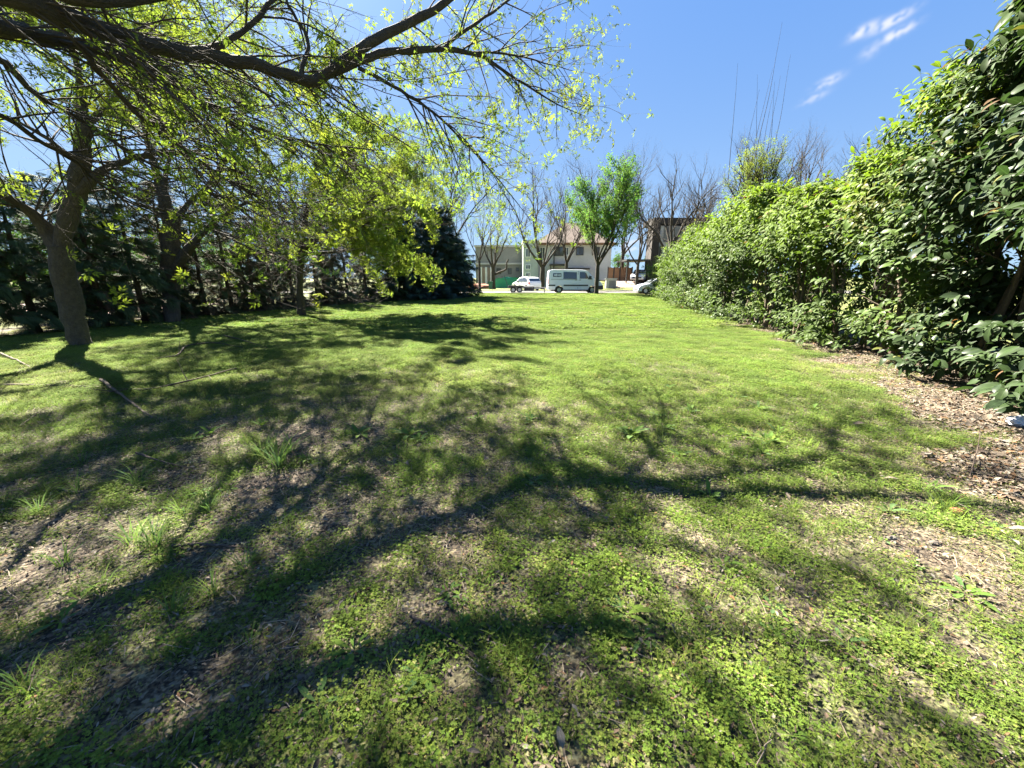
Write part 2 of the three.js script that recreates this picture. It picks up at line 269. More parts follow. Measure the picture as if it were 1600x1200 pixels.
// ---------------------------------------------------------------- lawn: blades and small clover leaves
const lawnTint = (x, z) => { const t = fbm(x * 0.35, z * 0.35, 9, 4), d = fbm(x * 2.3, z * 2.3, 13, 2); return [t, d]; };
{
  R = rngOf(77);
  function tuft(n, rad, h0, h1, w) { const m = new MB(); for (let i = 0; i < n; i++) { const a = rr(0, 6.283), r = rad * Math.sqrt(R()), d = rr(0, 6.283), dir = V(Math.cos(d), 0, Math.sin(d)), side = V(-dir.z, 0, dir.x); m.blade(V(r * Math.cos(a), -0.005, r * Math.sin(a)), dir, side, rr(h0, h1), w * rr(0.7, 1.2), rr(0.2, 1.3)); } return m.build(); }
  function clover(n, rad, h0, h1, s) { const m = new MB(); for (let i = 0; i < n; i++) { const a = rr(0, 6.283), r = rad * Math.sqrt(R()), o = V(r * Math.cos(a), rr(h0, h1), r * Math.sin(a)), a0 = rr(0, 6.28), nl = R() < 0.5 ? 3 : 4; const nn = V(rr(-0.5, 0.5), 1, rr(-0.5, 0.5)).normalize(); for (let k = 0; k < nl; k++) { const b = a0 + k * 6.283 / nl; m.chip(o, V(Math.cos(b), rr(-0.2, 0.4), Math.sin(b)), nn, s * rr(0.8, 1.2), s * rr(0.7, 1)); } } return m.build(); }
  const kinds = {
    near: [tuft(18, 0.05, 0.01, 0.036, 0.0028), tuft(12, 0.045, 0.025, 0.065, 0.0032), clover(26, 0.05, 0.003, 0.034, 0.0052), clover(16, 0.045, 0.004, 0.028, 0.0072)],
    mid: [tuft(30, 0.10, 0.02, 0.045, 0.0055), tuft(26, 0.10, 0.025, 0.06, 0.005), clover(64, 0.10, 0.006, 0.035, 0.009)],
    far: [tuft(44, 0.2, 0.03, 0.06, 0.012), clover(50, 0.2, 0.01, 0.045, 0.026)],
  };
  const lists = {}; for (const k in kinds) lists[k] = kinds[k].map(() => [[], []]);
  const put = (band, z0, z1, dens, sc0, sc1) => {
    for (let z = z0; z > z1; z -= 0.5) {
      const zm = z - 0.25, xa = Math.max(-(1.42 * -zm + 3.2), rowX(zm) - 1.5), xb = Math.min(1.42 * -zm + 3.2, hedgeX(zm) + 0.9);
      const n = Math.floor((xb - xa) * 0.5 * dens);
      for (let i = 0; i < n; i++) {
        const x = rr(xa, xb), zz = z - rr(0, 0.5), c = cover(x, zz), roll = R();
        const clump = smooth(fbm(x * (band === 'near' ? 15 : 8), zz * (band === 'near' ? 15 : 8), 3, 2), 0.36, 0.58);
        if (roll > c * (band === 'near' ? 0.3 + 0.8 * clump : 0.4 + 0.75 * clump)) continue;
        const kk = kinds[band], isCl = fbm(x * 3.1 + 40, zz * 3.1, 5, 3) + rr(-0.32, 0.32) > (band === 'near' ? 0.43 : band === 'mid' ? 0.5 : 0.6);
        const ki = band === 'near' ? (isCl ? (R() < 0.6 ? 2 : 3) : (R() < 0.82 ? 0 : 1)) : band === 'mid' ? (isCl ? 2 : R() < 0.6 ? 0 : 1) : (isCl ? 1 : 0);
        const [t, d] = lawnTint(x, zz);
        const s = rr(sc0, sc1) * (0.75 + 0.5 * c) * (0.8 + 0.5 * fbm(x * 3, zz * 3, 17, 2));
        lists[band][ki][0].push(mat4(V(x, groundY(x, zz), zz), _q.setFromAxisAngle(UPV, rr(0, 6.283)).clone(), V(s, s * rr(0.8, 1.25), s)));
        const v = rr(0.6, 1.3) * (0.7 + 0.6 * d) * (0.85 + 0.3 * t), dryness = Math.max(0, (1 - c) * 0.5 + (t - 0.52) * 0.45 + (R() < 0.07 ? 0.8 : 0));
        lists[band][ki][1].push(rgb((0.098 + 0.1 * dryness + rr(0, 0.03)) * v, (0.175 + 0.03 * dryness) * v, (0.02 + 0.05 * dryness) * v));
      }
    }
  };
  put('near', 1.2, -5.2, 1300, 0.8, 1.2);
  put('mid', -5.2, -12.5, 330, 0.8, 1.2);
  put('far', -12.5, -39.8, 130, 0.8, 1.2);
  const names = { near: ['short_grass', 'taller_grass', 'clover', 'chickweed'], mid: ['short_grass', 'taller_grass', 'clover'], far: ['short_grass', 'clover'] };
  for (const k in kinds) kinds[k].forEach((g, i) => { if (lists[k][i][0].length) { const im = copies(scene, names[k][i], g, M.grass, ...lists[k][i]); tag(im, { short_grass: 'short mown grass blades covering the open lawn', taller_grass: 'longer grass blades mixed through the lawn', clover: 'low clover leaves spreading through the lawn', chickweed: 'small broad chickweed leaves in the thin lawn' }[names[k][i]] + { near: ' in the foreground', mid: ' beyond the bare patches', far: ' toward the street' }[k], 'grass'); } });
}

// ---------------------------------------------------------------- tree building
function curve(ctrl, n) { // ctrl: [Vector3, radius]
  const c = new THREE.CatmullRomCurve3(ctrl.map((k) => k[0]), false, 'centripetal'), pts = [], rad = [];
  for (let i = 0; i <= n; i++) { const t = i / n, s = t * (ctrl.length - 1), k = Math.min(ctrl.length - 2, Math.floor(s)); pts.push(c.getPoint(t)); rad.push(ctrl[k][1] + (ctrl[k + 1][1] - ctrl[k][1]) * (s - k)); }
  return { pts, rad };
}
function gnarl(b, amp) { for (let i = 1; i < b.pts.length - 1; i++) { const a = Math.min(amp, b.rad[i] * 0.8); b.pts[i].add(V(rr(-a, a), rr(-a, a) * 0.6, rr(-a, a))); b.rad[i] *= rr(0.92, 1.1); } return b; }
function local(b, o) { return b.pts.map((p) => p.clone().sub(o)); }
// grows a branch; o: {wig, trop: Vector3, n}
function shoot(p, dir, len, r0, r1, o = {}) {
  const n = o.n ?? Math.max(3, Math.ceil(len / (o.step ?? 0.3))), pts = [p.clone()], rad = [r0], d = dir.clone().normalize(), s = len / n, w = o.wig ?? 0.12;
  for (let i = 1; i <= n; i++) {
    d.add(V(rr(-w, w), rr(-w, w), rr(-w, w))); if (o.trop) d.addScaledVector(o.trop, 1 / n); if (o.curl) d.applyAxisAngle(UPV, o.curl / n); d.normalize();
    pts.push(pts[i - 1].clone().addScaledVector(d, s)); rad.push(r0 + (r1 - r0) * Math.pow(i / n, 0.8));
  }
  return { pts, rad };
}
function spot(b, t) { const s = t * (b.pts.length - 1), k = Math.min(b.pts.length - 2, Math.floor(s)), f = s - k; return { p: b.pts[k].clone().lerp(b.pts[k + 1], f), d: b.pts[k + 1].clone().sub(b.pts[k]).normalize(), r: b.rad[k] + (b.rad[k + 1] - b.rad[k]) * f }; }
function aside(d, ang, roll) { const x = Math.abs(d.y) < 0.95 ? V(0, 1, 0).cross(d).normalize() : V(1, 0, 0); const q = new THREE.Quaternion().setFromAxisAngle(x.applyAxisAngle(d, roll ?? rr(0, 6.283)), ang); return d.clone().applyQuaternion(q); }
function sidesFor(r) { return r > 0.15 ? 14 : r > 0.06 ? 9 : r > 0.025 ? 6 : r > 0.01 ? 4 : 3; }

// ---- leaf pieces
R = rngOf(301);
function compoundLeaf(nl, len, ll, lw, m = new MB(), o = V(0, 0, 0), dir = V(0, 1, 0), n = V(0, 0, 1)) {
  const x = dir.clone().cross(n).normalize(), axis = [];
  for (let k = 0; k <= 4; k++) axis.push(o.clone().addScaledVector(dir, len * k / 4).add(V(0, -0.04 * len * k * k / 4, 0)));
  m.tube(axis, [0.0022, 0.002, 0.0017, 0.0014, 0.001], 3, false);
  for (let k = 0; k < nl; k++) {
    const pair = Math.floor(k / 2), last = k === nl - 1, s = k % 2 ? 1 : -1, t = last ? 1 : 0.45 + 0.5 * pair / Math.max(1, (nl - 1) / 2), p = o.clone().addScaledVector(dir, len * t).add(V(0, -0.16 * len * t * t, 0));
    const d = last ? dir.clone() : dir.clone().multiplyScalar(0.55).addScaledVector(x, s * 0.85); d.add(V(rr(-0.2, 0.2), rr(-0.35, 0.05), rr(-0.2, 0.2)));
    m.leaf(p, d, n.clone().add(V(rr(-0.4, 0.4), rr(-0.4, 0.4), rr(-0.2, 0.2))), ll * rr(0.8, 1.15), lw * rr(0.8, 1.15), ll * 0.25, 0.2, LEAF_SMALL);
  }
  return m;
}
// a young bunch at a twig tip: several compound leaves fanning out and hanging
function bunch(k, nl, len, ll, lw) { const m = new MB(); for (let i = 0; i < k; i++) { const a = i / k * 6.283 + rr(-0.5, 0.5), e = rr(-0.5, 0.8), dir = V(Math.cos(a) * Math.cos(e), Math.sin(e), Math.sin(a) * Math.cos(e)); compoundLeaf(nl, len * rr(0.7, 1.2), ll, lw, m, V(0, 0, 0), dir, V(rr(-0.3, 0.3), 1, rr(-0.3, 0.3)).normalize()); } return m.build(); }
// cheap clump for trees far off
function clump(n, rad, l, w) { const m = new MB(); for (let i = 0; i < n; i++) { const o = V(rr(-1, 1), rr(-1, 1), rr(-1, 1)).multiplyScalar(rad); m.chip(o, V(rr(-1, 1), rr(-1, 0.3), rr(-1, 1)), V(rr(-0.6, 0.6), 1, rr(-0.6, 0.6)).normalize(), l * rr(0.7, 1.3), w * rr(0.7, 1.3)); } return m.build(); }
// conifer spray: a flat drooping fan of short feathery branchlets
function spray(len, n) { const m = new MB(), up = V(0, 0, 1); for (let i = 0; i < n; i++) { const t = 0.08 + 0.92 * i / n, y = len * t, dz = -0.25 * len * t * t, w = len * 0.4 * (1 - t * 0.75); for (const s of [-1, 1]) { const o = V(0, y, dz), d = V(s * 0.9, 0.75, rr(-0.25, 0.05)).normalize(), q = d.clone().multiplyScalar(w * rr(0.75, 1.1)); m.chip(o, d, V(rr(-0.3, 0.3), rr(-0.3, 0.3), 1).normalize(), q.length(), w * 0.15); for (let k = 1; k < 4; k++) { const oo = o.clone().addScaledVector(q, k * 0.27); m.chip(oo, V(s * 0.2, 1, rr(-0.2, 0.1)), V(rr(-0.4, 0.4), rr(-0.4, 0.4), 1).normalize(), w * 0.34 * rr(0.7, 1.2), w * 0.085); m.chip(oo, V(s * 1, -0.1, rr(-0.3, 0.1)), V(rr(-0.4, 0.4), rr(-0.4, 0.4), 1).normalize(), w * 0.3 * rr(0.7, 1.2), w * 0.085); } } } return m.build(); }
const youngBunch = bunch(4, 5, 0.085, 0.062, 0.026), youngBunch2 = bunch(3, 5, 0.07, 0.05, 0.02), budBunch = bunch(3, 3, 0.03, 0.04, 0.014), roundBunch = bunch(5, 5, 0.12, 0.085, 0.05), farClump = clump(14, 0.24, 0.17, 0.11), farClump2 = clump(20, 0.16, 0.09, 0.055), fluff = clump(34, 0.3, 0.12, 0.07), spray2 = spray(0.42, 13);

// writes trunk + limbs as parts, fine branches as one part
class Tree {
  constructor(name, label, category, base, group, mat) { this.o = base.clone(); this.g = thing(name, label, category, base, group); this.mat = mat ?? M.barkGrey; this.twigs = new MB(); this.leaves = {}; this.branches = []; }
  big(name, b, parent) { return part(parent ?? this.g, name, new MB().tube(local(b, this.o), b.rad, sidesFor(b.rad[0])).build(), this.mat); }
  twig(b) { this.twigs.tube(local(b, this.o), b.rad, sidesFor(b.rad[0]), false); return b; }
  leaf(kind, geo, p, q, s, color, mat) { const l = (this.leaves[kind] ??= { geo, m: [], c: [], mat: mat ?? M.leaf }); l.m.push(mat4(p.clone().sub(this.o), q, s)); l.c.push(color); }
  done(twigMat, singles = 0) {
    if (this.twigs.size) { const t = part(this.g, 'twigs', this.twigs.build(), twigMat ?? this.mat); t.userData.kind = 'stuff'; }
    for (const k in this.leaves) {
      const l = this.leaves[k]; let m = l.m, c = l.c;
      if (singles && k === 'crown') { // the sprigs that show largest are parts of their own
        const cam = V(0, EYE, 0).sub(this.o), e = m.map((x, i) => [V(x.elements[12], x.elements[13], x.elements[14]).distanceTo(cam) - (this.seen ? this.seen(x) : 0), i]).sort((a, b) => a[0] - b[0]).slice(0, singles).map((a) => a[1]);
        const pickd = new Set(e), mats = [0, 1, 2, 3].map((q) => { const mm = l.mat.clone(); mm.color = c[e[Math.floor(q * e.length / 4)]].clone(); return mm; });
        let q = 0; for (const i of e) { const leaf = part(this.g, 'leaf_sprig', l.geo, mats[q++ % 4]); leaf.applyMatrix4(m[i]); }
        m = m.filter((_, i) => !pickd.has(i)); c = c.filter((_, i) => !pickd.has(i));
      }
      copies(this.g, k, l.geo, l.mat, m, c);
    }
    return this.g;
  }
}
const yellowGreen = (k = 1) => { const v = rr(0.75, 1.25) * k, w = R(); return rgb((0.13 + 0.06 * w) * v, (0.205 + 0.02 * w) * v, 0.022 * v); };
const freshGreen = (k = 1) => { const v = rr(0.7, 1.25) * k; return rgb(rr(0.065, 0.105) * v, 0.175 * v, 0.022 * v); };
// hangs leaves along a twig
function dress(T, b, kind, geo, every, s0, s1, col, from = 0.35, mat) {
  let L = 0; for (let i = 1; i < b.pts.length; i++) L += b.pts[i].distanceTo(b.pts[i - 1]);
  const n = Math.max(1, Math.round(L * (1 - from) / every));
  for (let i = 0; i < n; i++) { const t = i === n - 1 ? 1 : from + (1 - from) * (i + rr(0, 0.8)) / n, k = spot(b, Math.min(1, t)); T.leaf(kind, geo, k.p, along(k.d.clone().add(V(rr(-0.5, 0.5), rr(-0.2, 0.6), rr(-0.5, 0.5))), rr(0, 6.28)), rr(s0, s1), col(), mat); }
}

function ramify(T, b, lvl, o) {
  const n = o.n[lvl];
  for (let i = 0; i < n; i++) {
    const t = o.from[lvl] + (1 - o.from[lvl]) * (i + rr(0, 0.9)) / n, k = spot(b, Math.min(0.99, t));
    let d = aside(k.d, rr(o.ang[lvl][0], o.ang[lvl][1])); if (o.bias?.[lvl]) d.add(o.bias[lvl]).normalize();
    const L = o.len[lvl] * rr(0.6, 1.3) * (1.2 - 0.5 * t), r = Math.min(k.r * 0.75, o.r[lvl] * rr(0.8, 1.2));
    const br = shoot(k.p, d, L, r, r * 0.3, { wig: o.wig[lvl], trop: o.trop[lvl], step: o.step?.[lvl] ?? L / 6 });
    if (o.keep && !o.keep(br.pts[br.pts.length - 1])) continue;
    T.twig(br);
    if (lvl + 1 < o.n.length) ramify(T, br, lvl + 1, o);
    if (o.dress && lvl >= (o.dressFrom ?? o.n.length - 1)) o.dress(T, br);
  }
}
const A = (list) => list.map(([px, py, z, r]) => [at(px, py, z), r]);
const out = (p) => p.z > -2.1 && Math.abs(p.x) < 4.2; // stays clear of where the camera stands

// ---------------------------------------------------------------- the tree whose limbs hang over the lawn from outside the frame
{
  R = rngOf(1201);
  const base = V(-7.4, 0, -2.4), T = new Tree('overhanging_ash_tree', 'spreading tree with thick dark limbs reaching over the lawn and young yellow-green leaves', 'tree', base, null, M.barkDark);
  T.big('trunk', gnarl(curve([[V(-7.4, -0.15, -2.4), 0.42], [V(-7.35, 0.5, -2.42), 0.33], [V(-7.2, 1.6, -2.5), 0.3], [V(-7.0, 2.9, -2.6), 0.29], [V(-6.9, 4.2, -2.5), 0.2], [V(-6.9, 6.5, -2.2), 0.12], [V(-7, 9, -2), 0.04]], 18), 0.03));
  const L1 = gnarl(curve([[V(-7.1, 2.4, -2.55), 0.122], [V(-6.2, 3.6, -3.1), 0.104], ...A([[-10, -20, 3.9, 0.098], [90, 22, 4.3, 0.092], [200, 62, 4.8, 0.086], [300, 84, 5.3, 0.080], [400, 102, 5.7, 0.071], [488, 125, 6.1, 0.067], [533, 102, 6.35, 0.058]])], 34), 0.03);
  const L2 = gnarl(curve([[V(-7.1, 2.0, -2.5), 0.098], [V(-6.3, 2.9, -3.3), 0.080], ...A([[-60, 36, 4.1, 0.073], [40, 50, 4.6, 0.067], [110, 66, 5.0, 0.061], [210, 100, 5.5, 0.052], [300, 150, 6.1, 0.037], [390, 215, 6.9, 0.021], [450, 290, 7.6, 0.008]])], 30), 0.03);
  const L3 = gnarl(curve([[V(-7.0, 3.0, -2.6), 0.104], [V(-5.6, 4.3, -3.3), 0.092], ...A([[70, -25, 4.1, 0.086], [180, -3, 4.5, 0.073], [300, -35, 5.2, 0.061], [330, -110, 6, 0.049], [380, -180, 6.8, 0.031], [420, -230, 7.5, 0.012]])], 28), 0.03);
  const L4 = gnarl(curve([[V(-6.95, 3.6, -2.6), 0.085], [V(-6.4, 4.8, -4), 0.072], [V(-6.2, 5.9, -6), 0.054], [V(-5.9, 6.6, -8.2), 0.036], [V(-5.6, 7.1, -10.2), 0.012]], 24), 0.05);
  const L5 = gnarl(curve([[V(-6.95, 3.2, -2.6), 0.078], [V(-7.2, 4.4, -4.4), 0.066], [V(-7.6, 5.3, -6.6), 0.048], [V(-7.6, 6.0, -9), 0.030], [V(-7.2, 6.4, -11), 0.012]], 24), 0.05);
  const F1 = gnarl(curve(A([[520, 108, 6.3, 0.081], [572, 72, 6.5, 0.066], [620, 45, 6.75, 0.060], [690, 8, 7.1, 0.051], [740, -50, 7.4, 0.038], [790, -110, 7.7, 0.017]]), 18), 0.02);
  const F2 = gnarl(curve(A([[520, 112, 6.3, 0.064], [590, 86, 6.6, 0.051], [645, 80, 6.9, 0.043], [735, 82, 7.3, 0.032], [800, 118, 7.7, 0.021], [860, 158, 8.0, 0.012], [915, 182, 8.3, 0.004]]), 22), 0.02);
  const F2b = gnarl(curve(A([[688, 78, 7.1, 0.029], [730, 46, 7.3, 0.025], [785, 8, 7.6, 0.019], [860, -55, 8, 0.009]]), 12), 0.015);
  const F3 = gnarl(curve(A([[560, 106, 6.45, 0.031], [640, 150, 6.9, 0.025], [700, 195, 7.3, 0.020], [770, 270, 7.8, 0.013], [830, 345, 8.2, 0.004]]), 20), 0.02);
  const F4 = gnarl(curve(A([[470, 118, 6.0, 0.030], [480, 60, 6.3, 0.024], [450, 5, 6.6, 0.019], [455, -70, 7, 0.010]]), 12), 0.015);
  const F5 = gnarl(curve(A([[730, 82, 7.3, 0.024], [790, 84, 7.6, 0.017], [850, 98, 7.9, 0.012], [900, 112, 8.2, 0.004]]), 12), 0.02);
  const F6 = gnarl(curve(A([[300, 86, 5.3, 0.043], [360, 60, 5.7, 0.034], [420, 10, 6.1, 0.025], [480, -60, 6.6, 0.013]]), 12), 0.02);
  const S1 = gnarl(curve([[V(-6.2, 3.2, -3.4), 0.047], ...A([[-20, 85, 4.8, 0.036], [60, 150, 5.4, 0.031], [130, 190, 5.9, 0.027], [212, 243, 6.5, 0.022], [300, 290, 7.2, 0.015], [380, 330, 7.9, 0.007]])], 24), 0.015);
  const S2 = gnarl(curve([[V(-6.4, 2.8, -3.6), 0.038], ...A([[-20, 172, 5.0, 0.029], [60, 218, 5.5, 0.025], [115, 252, 5.9, 0.021], [160, 290, 6.4, 0.015], [240, 330, 7, 0.009], [300, 345, 7.6, 0.004]])], 24), 0.015);
  const S3 = gnarl(curve(A([[120, 66, 5.0, 0.034], [200, 165, 5.6, 0.029], [290, 235, 6.3, 0.024], [370, 290, 7.1, 0.017], [450, 335, 7.9, 0.007]]), 22), 0.015);
  const S4 = gnarl(curve(A([[240, 105, 5.6, 0.029], [320, 160, 6.1, 0.025], [400, 200, 6.6, 0.020], [500, 225, 7.3, 0.015], [600, 235, 8, 0.007]]), 20), 0.015);
  const limbs = [L1, L2, L3, L4, L5, F1, F2, F2b, F3, F4, F5, F6, S1, S2, S3, S4];
  for (const b of limbs) T.big('limb', b);
  const hang = { curlUp: V(0.1, 0.35, 0) };
  const tipDress = (dens) => (TT, br) => { if (R() < dens) dress(TT, br, R() < 0.6 ? 'crown' : 'leaf_buds', R() < 2 ? (R() < 0.5 ? youngBunch : youngBunch) : budBunch, 0.24, 0.65, 1.15, yellowGreen, 0.45); else dress(TT, br, 'leaf_buds', youngBunch2, 0.22, 0.5, 0.95, yellowGreen, 0.35); };
  T.leaves.crown = { geo: youngBunch, m: [], c: [], mat: M.leaf }; T.leaves.leaf_buds = { geo: youngBunch2, m: [], c: [], mat: M.leaf };
  const fine = (n0, n1, l0, l1, dens, keep) => ({ n: [n0, n1], from: [0.2, 0.2], ang: [[0.5, 1.1], [0.4, 1.0]], len: [l0, l1], r: [0.013, 0.005], wig: [0.16, 0.16], trop: [V(0.25, -0.5, -0.1), V(0.05, 0.25, 0)], dress: tipDress(dens), dressFrom: 0, keep: (p) => !out(p) && (!keep || keep(p)) });
  // outer sprays on the right of the limb: arching twigs with small leaves
  for (const [b, n] of [[F1, 13], [F2, 26], [F2b, 13], [F3, 30], [F5, 17], [F4, 10]]) ramify(T, b, 0, fine(n, 6, 1.2, 0.5, 0.4));
  for (const [b, n] of [[L3, 18], [L4, 26], [L5, 34], [F6, 12]]) ramify(T, b, 0, fine(n, 6, 1.7, 0.65, 0.6));
  for (const [b, n] of [[S1, 16], [S2, 14], [S3, 18], [S4, 18], [L2, 16], [L1, 20]]) ramify(T, b, 0, { ...fine(n, 6, 1.3, 0.55, 0.2), dress: (TT, br) => { if (R() < 0.2) dress(TT, br, 'crown', youngBunch, 0.4, 0.7, 1.2, yellowGreen, 0.6); } });
  // long bare whips sweeping down and away from the main limbs
  for (let i = 0; i < 130; i++) {
    const b = pick([L1, L1, L2, L5, S1, S2, S3, S4]), k = spot(b, rr(0.3, 0.98)), d = V(rr(-0.15, 0.85), rr(-0.55, 0.35), rr(-0.95, -0.2));
    const w = shoot(k.p, d, rr(1.6, 3.8), rr(0.007, 0.016), 0.003, { wig: 0.13, trop: V(0.1, rr(-0.4, 0.3), 0), step: 0.26 });
    T.twig(w);
    ramify(T, w, 0, { n: [7, 3], from: [0.2, 0.2], ang: [[0.4, 1.1], [0.4, 1.0]], len: [0.7, 0.3], r: [0.005, 0.003], wig: [0.18, 0.18], trop: [V(0.1, 0.1, 0), V(0, 0.1, 0)], dress: (TT, br) => { if (R() < 0.16) dress(TT, br, 'crown', youngBunch, 0.5, 0.8, 1.5, yellowGreen, 0.8); }, keep: (p) => !out(p) });
  }
  // upper crown above the frame: keeps the foreground in broken shade
  for (let i = 0; i < 40; i++) {
    const b = pick([L3, L4, L4, L5, L5, L5]), k = spot(b, rr(0.3, 1)), d = V(rr(-0.8, 0.4), rr(0.3, 1), rr(-0.8, 0.4));
    const w = shoot(k.p, d, rr(1.6, 2.9), rr(0.014, 0.024), 0.005, { wig: 0.14, trop: V(0, -0.2, 0), step: 0.3 }); T.twig(w);
    ramify(T, w, 0, fine(8, 6, 1.2, 0.6, 0.9));
  }
  T.seen = (x) => { const p = V(x.elements[12], x.elements[13], x.elements[14]).add(base); return p.z < -3 && p.y - EYE < -p.z * 0.5 && Math.abs(p.x) < -p.z * 1.3 ? 6 : 0; };
  T.done(M.barkTwig, 220);
}
// ---------------------------------------------------------------- two big trees standing at the lawn edge
{
  R = rngOf(1302);
  const z = 9.3, base = onGround(124, 541), T = new Tree('ash_tree', 'tall tree with a leaning trunk that forks low, standing nearest the fallen branches', 'tree', base, 'trees along the lawn edge', M.barkGrey);
  const tr = gnarl(curve([[base.clone().add(V(0.12, -0.15, 0)), 0.218], [base.clone().add(V(0.02, 0.12, 0)), 0.176], ...A([[112, 480, z, 0.235], [100, 430, z, 0.215], [94, 385, z, 0.21]])], 14), 0.02);
  T.big('trunk', tr);
  const a = gnarl(curve(A([[92, 395, z, 0.16], [108, 335, z, 0.165], [124, 272, z, 0.15], [131, 200, z, 0.13], [126, 130, z + 0.2, 0.061], [112, 60, z + 0.4, 0.043], [90, -40, z + 0.6, 0.018]]), 26), 0.03);
  const b = gnarl(curve(A([[96, 398, z, 0.17], [72, 358, z, 0.15], [35, 322, z - 0.3, 0.073], [-10, 296, z - 0.6, 0.061], [-90, 230, z - 1, 0.030]]), 18), 0.03);
  const c = gnarl(curve(A([[122, 300, z, 0.12], [138, 285, z, 0.115], [172, 260, z + 0.2, 0.064], [222, 243, z + 0.5, 0.055], [300, 238, z + 0.8, 0.036], [350, 222, z + 1.2, 0.018], [400, 200, z + 1.6, 0.006]]), 22), 0.03);
  const d = gnarl(curve(A([[130, 205, z, 0.08], [160, 170, z + 0.3, 0.043], [200, 130, z + 0.8, 0.030], [240, 70, z + 1.2, 0.012]]), 14), 0.03);
  const e = gnarl(curve(A([[126, 260, z, 0.05], [80, 220, z, 0.045], [20, 185, z - 0.3, 0.021], [-50, 165, z - 0.6, 0.009]]), 14), 0.02);
  for (const x of [a, b, c, d, e]) T.big('limb', x);
  const o = { n: [14, 6], from: [0.25, 0.152], ang: [[0.6, 1.2], [0.4, 1]], len: [2.0, 0.485], r: [0.022, 0.003], wig: [0.15, 0.097], trop: [V(0.1, -0.15, 0), V(0, 0.1, 0)], dress: (TT, br) => { if (R() < (br.pts[0].y > 5.6 ? 0.9 : 0.34)) dress(TT, br, 'crown', youngBunch, br.pts[0].y > 5.6 ? 0.15 : 0.28, 0.7, 1.4, () => yellowGreen(1), 0.3); }, dressFrom: 0 };
  for (const [x, n] of [[a, 38], [b, 18], [c, 20], [d, 24], [e, 14]]) { o.n[0] = n; ramify(T, x, 0, o); }
  T.done(M.barkTwig);
}
{
  R = rngOf(1403);
  const z = 15.1, base = onGround(270, 505), T = new Tree('ash_tree', 'thick upright tree with a heavy low limb, standing close to the conifer row', 'tree', base, 'trees along the lawn edge', M.barkGrey);
  T.big('trunk', gnarl(curve([[base.clone().add(V(0.05, -0.15, 0)), 0.279], [base.clone().add(V(0.02, 0.15, 0)), 0.218], ...A([[267, 450, z, 0.29], [266, 400, z, 0.28], [268, 350, z, 0.25]])], 14), 0.02));
  const a = gnarl(curve(A([[266, 360, z, 0.2], [256, 310, z, 0.18], [240, 255, z + 0.2, 0.091], [222, 190, z + 0.4, 0.073], [204, 110, z + 0.6, 0.048], [190, 20, z + 0.8, 0.018]]), 22), 0.03);
  const b = gnarl(curve(A([[270, 425, z, 0.17], [290, 395, z, 0.16], [320, 360, z - 0.2, 0.085], [350, 335, z - 0.4, 0.066], [385, 318, z - 0.7, 0.048], [430, 315, z - 1, 0.018]]), 20), 0.03);
  const c = gnarl(curve(A([[270, 358, z, 0.15], [290, 322, z + 0.2, 0.079], [325, 290, z + 0.4, 0.066], [352, 240, z + 0.5, 0.048], [385, 160, z + 0.8, 0.018]]), 18), 0.03);
  const d = gnarl(curve(A([[252, 300, z, 0.1], [268, 230, z + 0.3, 0.048], [270, 150, z + 0.6, 0.030], [285, 60, z + 1, 0.012]]), 16), 0.03);
  for (const x of [a, b, c, d]) T.big('limb', x);
  const o = { n: [14, 6], from: [0.25, 0.152], ang: [[0.6, 1.2], [0.4, 1]], len: [2.6, 1.0], r: [0.03, 0.006], wig: [0.15, 0.097], trop: [V(0.1, -0.1, 0), V(0, 0.1, 0)], dress: (TT, br) => { if (R() < (br.pts[0].y > 6 ? 0.85 : 0.3)) dress(TT, br, 'crown', youngBunch, br.pts[0].y > 6 ? 0.16 : 0.3, 0.9, 1.6, () => yellowGreen(1), 0.3); }, dressFrom: 0 };
  for (const [x, n] of [[a, 36], [b, 12], [c, 30], [d, 30]]) { o.n[0] = n; ramify(T, x, 0, o); }
  T.done(M.barkTwig);
}
